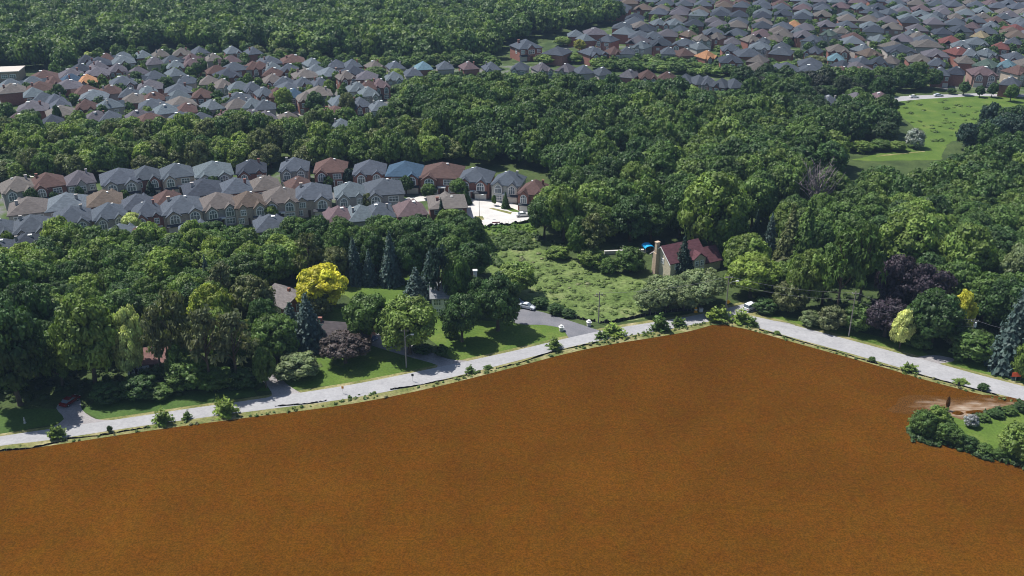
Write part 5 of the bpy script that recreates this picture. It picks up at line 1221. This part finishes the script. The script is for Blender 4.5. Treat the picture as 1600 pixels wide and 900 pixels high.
pts = scatter([(1400, 158), (1520, 156), (1560, 165), (1500, 200), (1470, 235), (1380, 246), (1430, 220), (1420, 180)], 5.5, 1.2); pts = [p for p in pts if rr.random() < .6]
growth('pasture_growth', pts, (.9, 2.2), [(.09, .15, .03), (.075, .13, .026), (.11, .17, .035)], 'low scrub over the far pasture', 14, .25, .3)

# things wholly hidden behind others are left out again
GONE = set([('tree', 126.4, 368.1), ('house', -61.1, 401.5), ('house', 122.5, 448.7), ('house', 269.2, 484.4), ('house', 294.1, 523.0), ('house', 298.6, 539.2), ('house', 317.9, 566.6), ('house', 305.0, 568.3), ('house', 322.6, 578.4), ('tree', -122.8, 492.4), ('tree', -214.9, 515.3), ('tree', -164.4, 475.8), ('tree', -219.9, 558.5), ('tree', -130.9, 475.8), ('tree', 271.5, 547.6)])
def drop(o):
    for c_ in list(o.children): drop(c_)
    bpy.data.objects.remove(o)
for o in [o for o in COL.objects if not o.parent and o.get('category') and any(o['category'] == c_ and abs(o.location.x - a_) < .8 and abs(o.location.y - b_) < .8 for c_, a_, b_ in GONE)]:
    MASS[:] = [q for q in MASS if q[0] is not o]; HOUSES[:] = [q for q in HOUSES if q[0] is not o]; drop(o)

# ------------------------------------------------------------------ labels for the copies
LM = [('the golden yellow tree', 507, 450), ('the pale willow', 208, 520), ('the brown pine grove', 330, 530), ('the red car drive', 108, 640), ('the grey roofed bungalow', 446, 460), ('the blue spruce row', 590, 410), ('the white house', 700, 460),
      ('the pale court', 785, 335), ('the vivid blue roof', 631, 262), ('the cream house', 1065, 405), ('the tall light green tree', 1108, 330), ('the dead grey tree', 1270, 290), ('the purple beeches', 1415, 455), ('the small golden tree', 1496, 475),
      ('the silvery shrub', 1422, 215), ('the two far white cars', 1445, 150), ('the gabled townhouses', 1330, 112), ('the bright orange roof', 1105, 82), ('the tall brick house', 822, 75), ('the greyish pine', 926, 370), ('the grey green willow', 1585, 430),
      ('the bright lime tree', 445, 155), ('the solar blue roof', 110, 118), ('the large brown roofed house', 232, 180), ('the pale turquoise roof', 661, 98), ('the small orange roof', 1241, 36), ('the big blue spruce', 1574, 510), ('the largest dark estate tree', 260, 133),
      ('the dark slate house', 80, 182), ('the big wood tip', 620, 120), ('the topmost red roof', 1588, 40), ('the green roof', 1543, 92), ('the pair of pines', 1322, 420), ('the far pasture', 1480, 185), ('the feathery estate tree', 1272, 98), ('the leftmost taupe roof', 25, 280), ('the white walled house', 530, 152), ('the sandy yellow roof', 1532, 48)]
def rel(px_, py_):
    n_, lx, ly = min(LM, key=lambda l: math.hypot(px_ - l[1], (py_ - l[2]) * 1.3)); dx, dy = px_ - lx, py_ - ly; d = math.hypot(dx, dy)
    near = 'just ' if d < 45 else '' if d < 110 else 'well '
    if d < 10: return None, n_
    if abs(dx) > abs(dy) * 2: s = 'left of ' if dx < 0 else 'right of '
    elif abs(dy) > abs(dx) * 2: s = 'behind ' if dy < 0 else 'in front of '
    else: s = ('behind and ' if dy < 0 else 'front and ') + ('left of ' if dx < 0 else 'right of ')
    return near + s, n_
ORD = ['', 'leftmost', 'second from the left', 'third from the left', 'fourth from the left', 'fifth from the left', 'sixth from the left', 'seventh from the left', 'eighth from the left', 'ninth from the left']
def finish(items, group):
    """items: (object, px, base text); gives each a label of its own by its order from the left"""
    by = {}
    for it in items: by.setdefault(it[2], []).append(it)
    def short(t):
        for w_ in ('just ', 'the ', 'well ', 'and ', 'roof ', 'the ', 'from '):
            while len(t.split()) > 16 and w_ in t: t = t[::-1].replace(w_[::-1], '', 1)[::-1]
        return t
    for txt, L in by.items():
        L.sort(key=lambda i: i[1])
        for k_, (o, px_, _) in enumerate(L):
            o['group'] = group(o) if callable(group) else group
            if len(L) == 1: o['label'] = short(txt); continue
            if k_ == len(L) - 1: o['label'] = short(txt + ', rightmost of ' + str(len(L)))
            else: o['label'] = short(txt + ', ' + (ORD[k_ + 1].replace(' from the left', ' from left') if k_ + 1 < len(ORD) else 'number %d from left' % (k_ + 1)))
def tone(c):
    l = c[1]; return 'dark green' if l < .115 else 'mid green' if l < .165 else 'light green'
items = []; grp = {}
for r, px_, py_, h, w_, kind, col, zone in MASS:
    s, n_ = rel(px_, py_); shape = {'round': 'round tree', 'wide': 'spreading tree', 'tall': 'upright tree', 'spruce': 'spruce'}[kind]
    items.append((r, px_, f"{tone(col)} {shape} {s or 'at '}{n_}")); grp[r.name] = 'trees of the ' + zone
finish(items, lambda o: grp[o.name])
ROWT = {'lower_back': "in the lower estate's back row", 'lower_middle': "in the lower estate's middle row", 'lower_front': "in the lower estate's front row", 'lower_hidden': 'peeping over the front woods'}
items = []; grp = {}
for r, ax, ay, rk, wk, lab, zone, lvl in HOUSES:
    if lab: r['label'] = lab; r['group'] = 'houses of the estates'; continue
    grp[r.name] = 'houses of the ' + ('lower estate' if zone.startswith('lower') else zone.replace('_', ' ') + ' estate')
    if zone in ROWT: t = f"{WNAME[wk]} house with {RNAME[rk]} roof {ROWT[zone]}"
    else:
        s, n_ = rel(ax, ay); t = f"{WNAME[wk]} house, {RNAME[rk]} roof, {s or 'being '}{n_}"
    items.append((r, ax, t))
finish(items, lambda o: grp[o.name])

# ------------------------------------------------------------------ air
hb = MB().box(-3100, 3100, -400, 3300, -1, 125)
m = bpy.data.materials.new('haze'); m.use_nodes = True; nt = m.node_tree; nt.nodes.remove(nt.nodes['Principled BSDF'])
pv = nt.nodes.new('ShaderNodeVolumePrincipled'); pv.inputs['Color'].default_value = (.45, .66, .98, 1); pv.inputs['Density'].default_value = .00010; pv.inputs['Anisotropy'].default_value = .0
nt.links.new(pv.outputs[0], nt.nodes['Material Output'].inputs['Volume'])
tag(hb.build('haze', m), 'thin bluish haze over the whole place', kind='stuff')
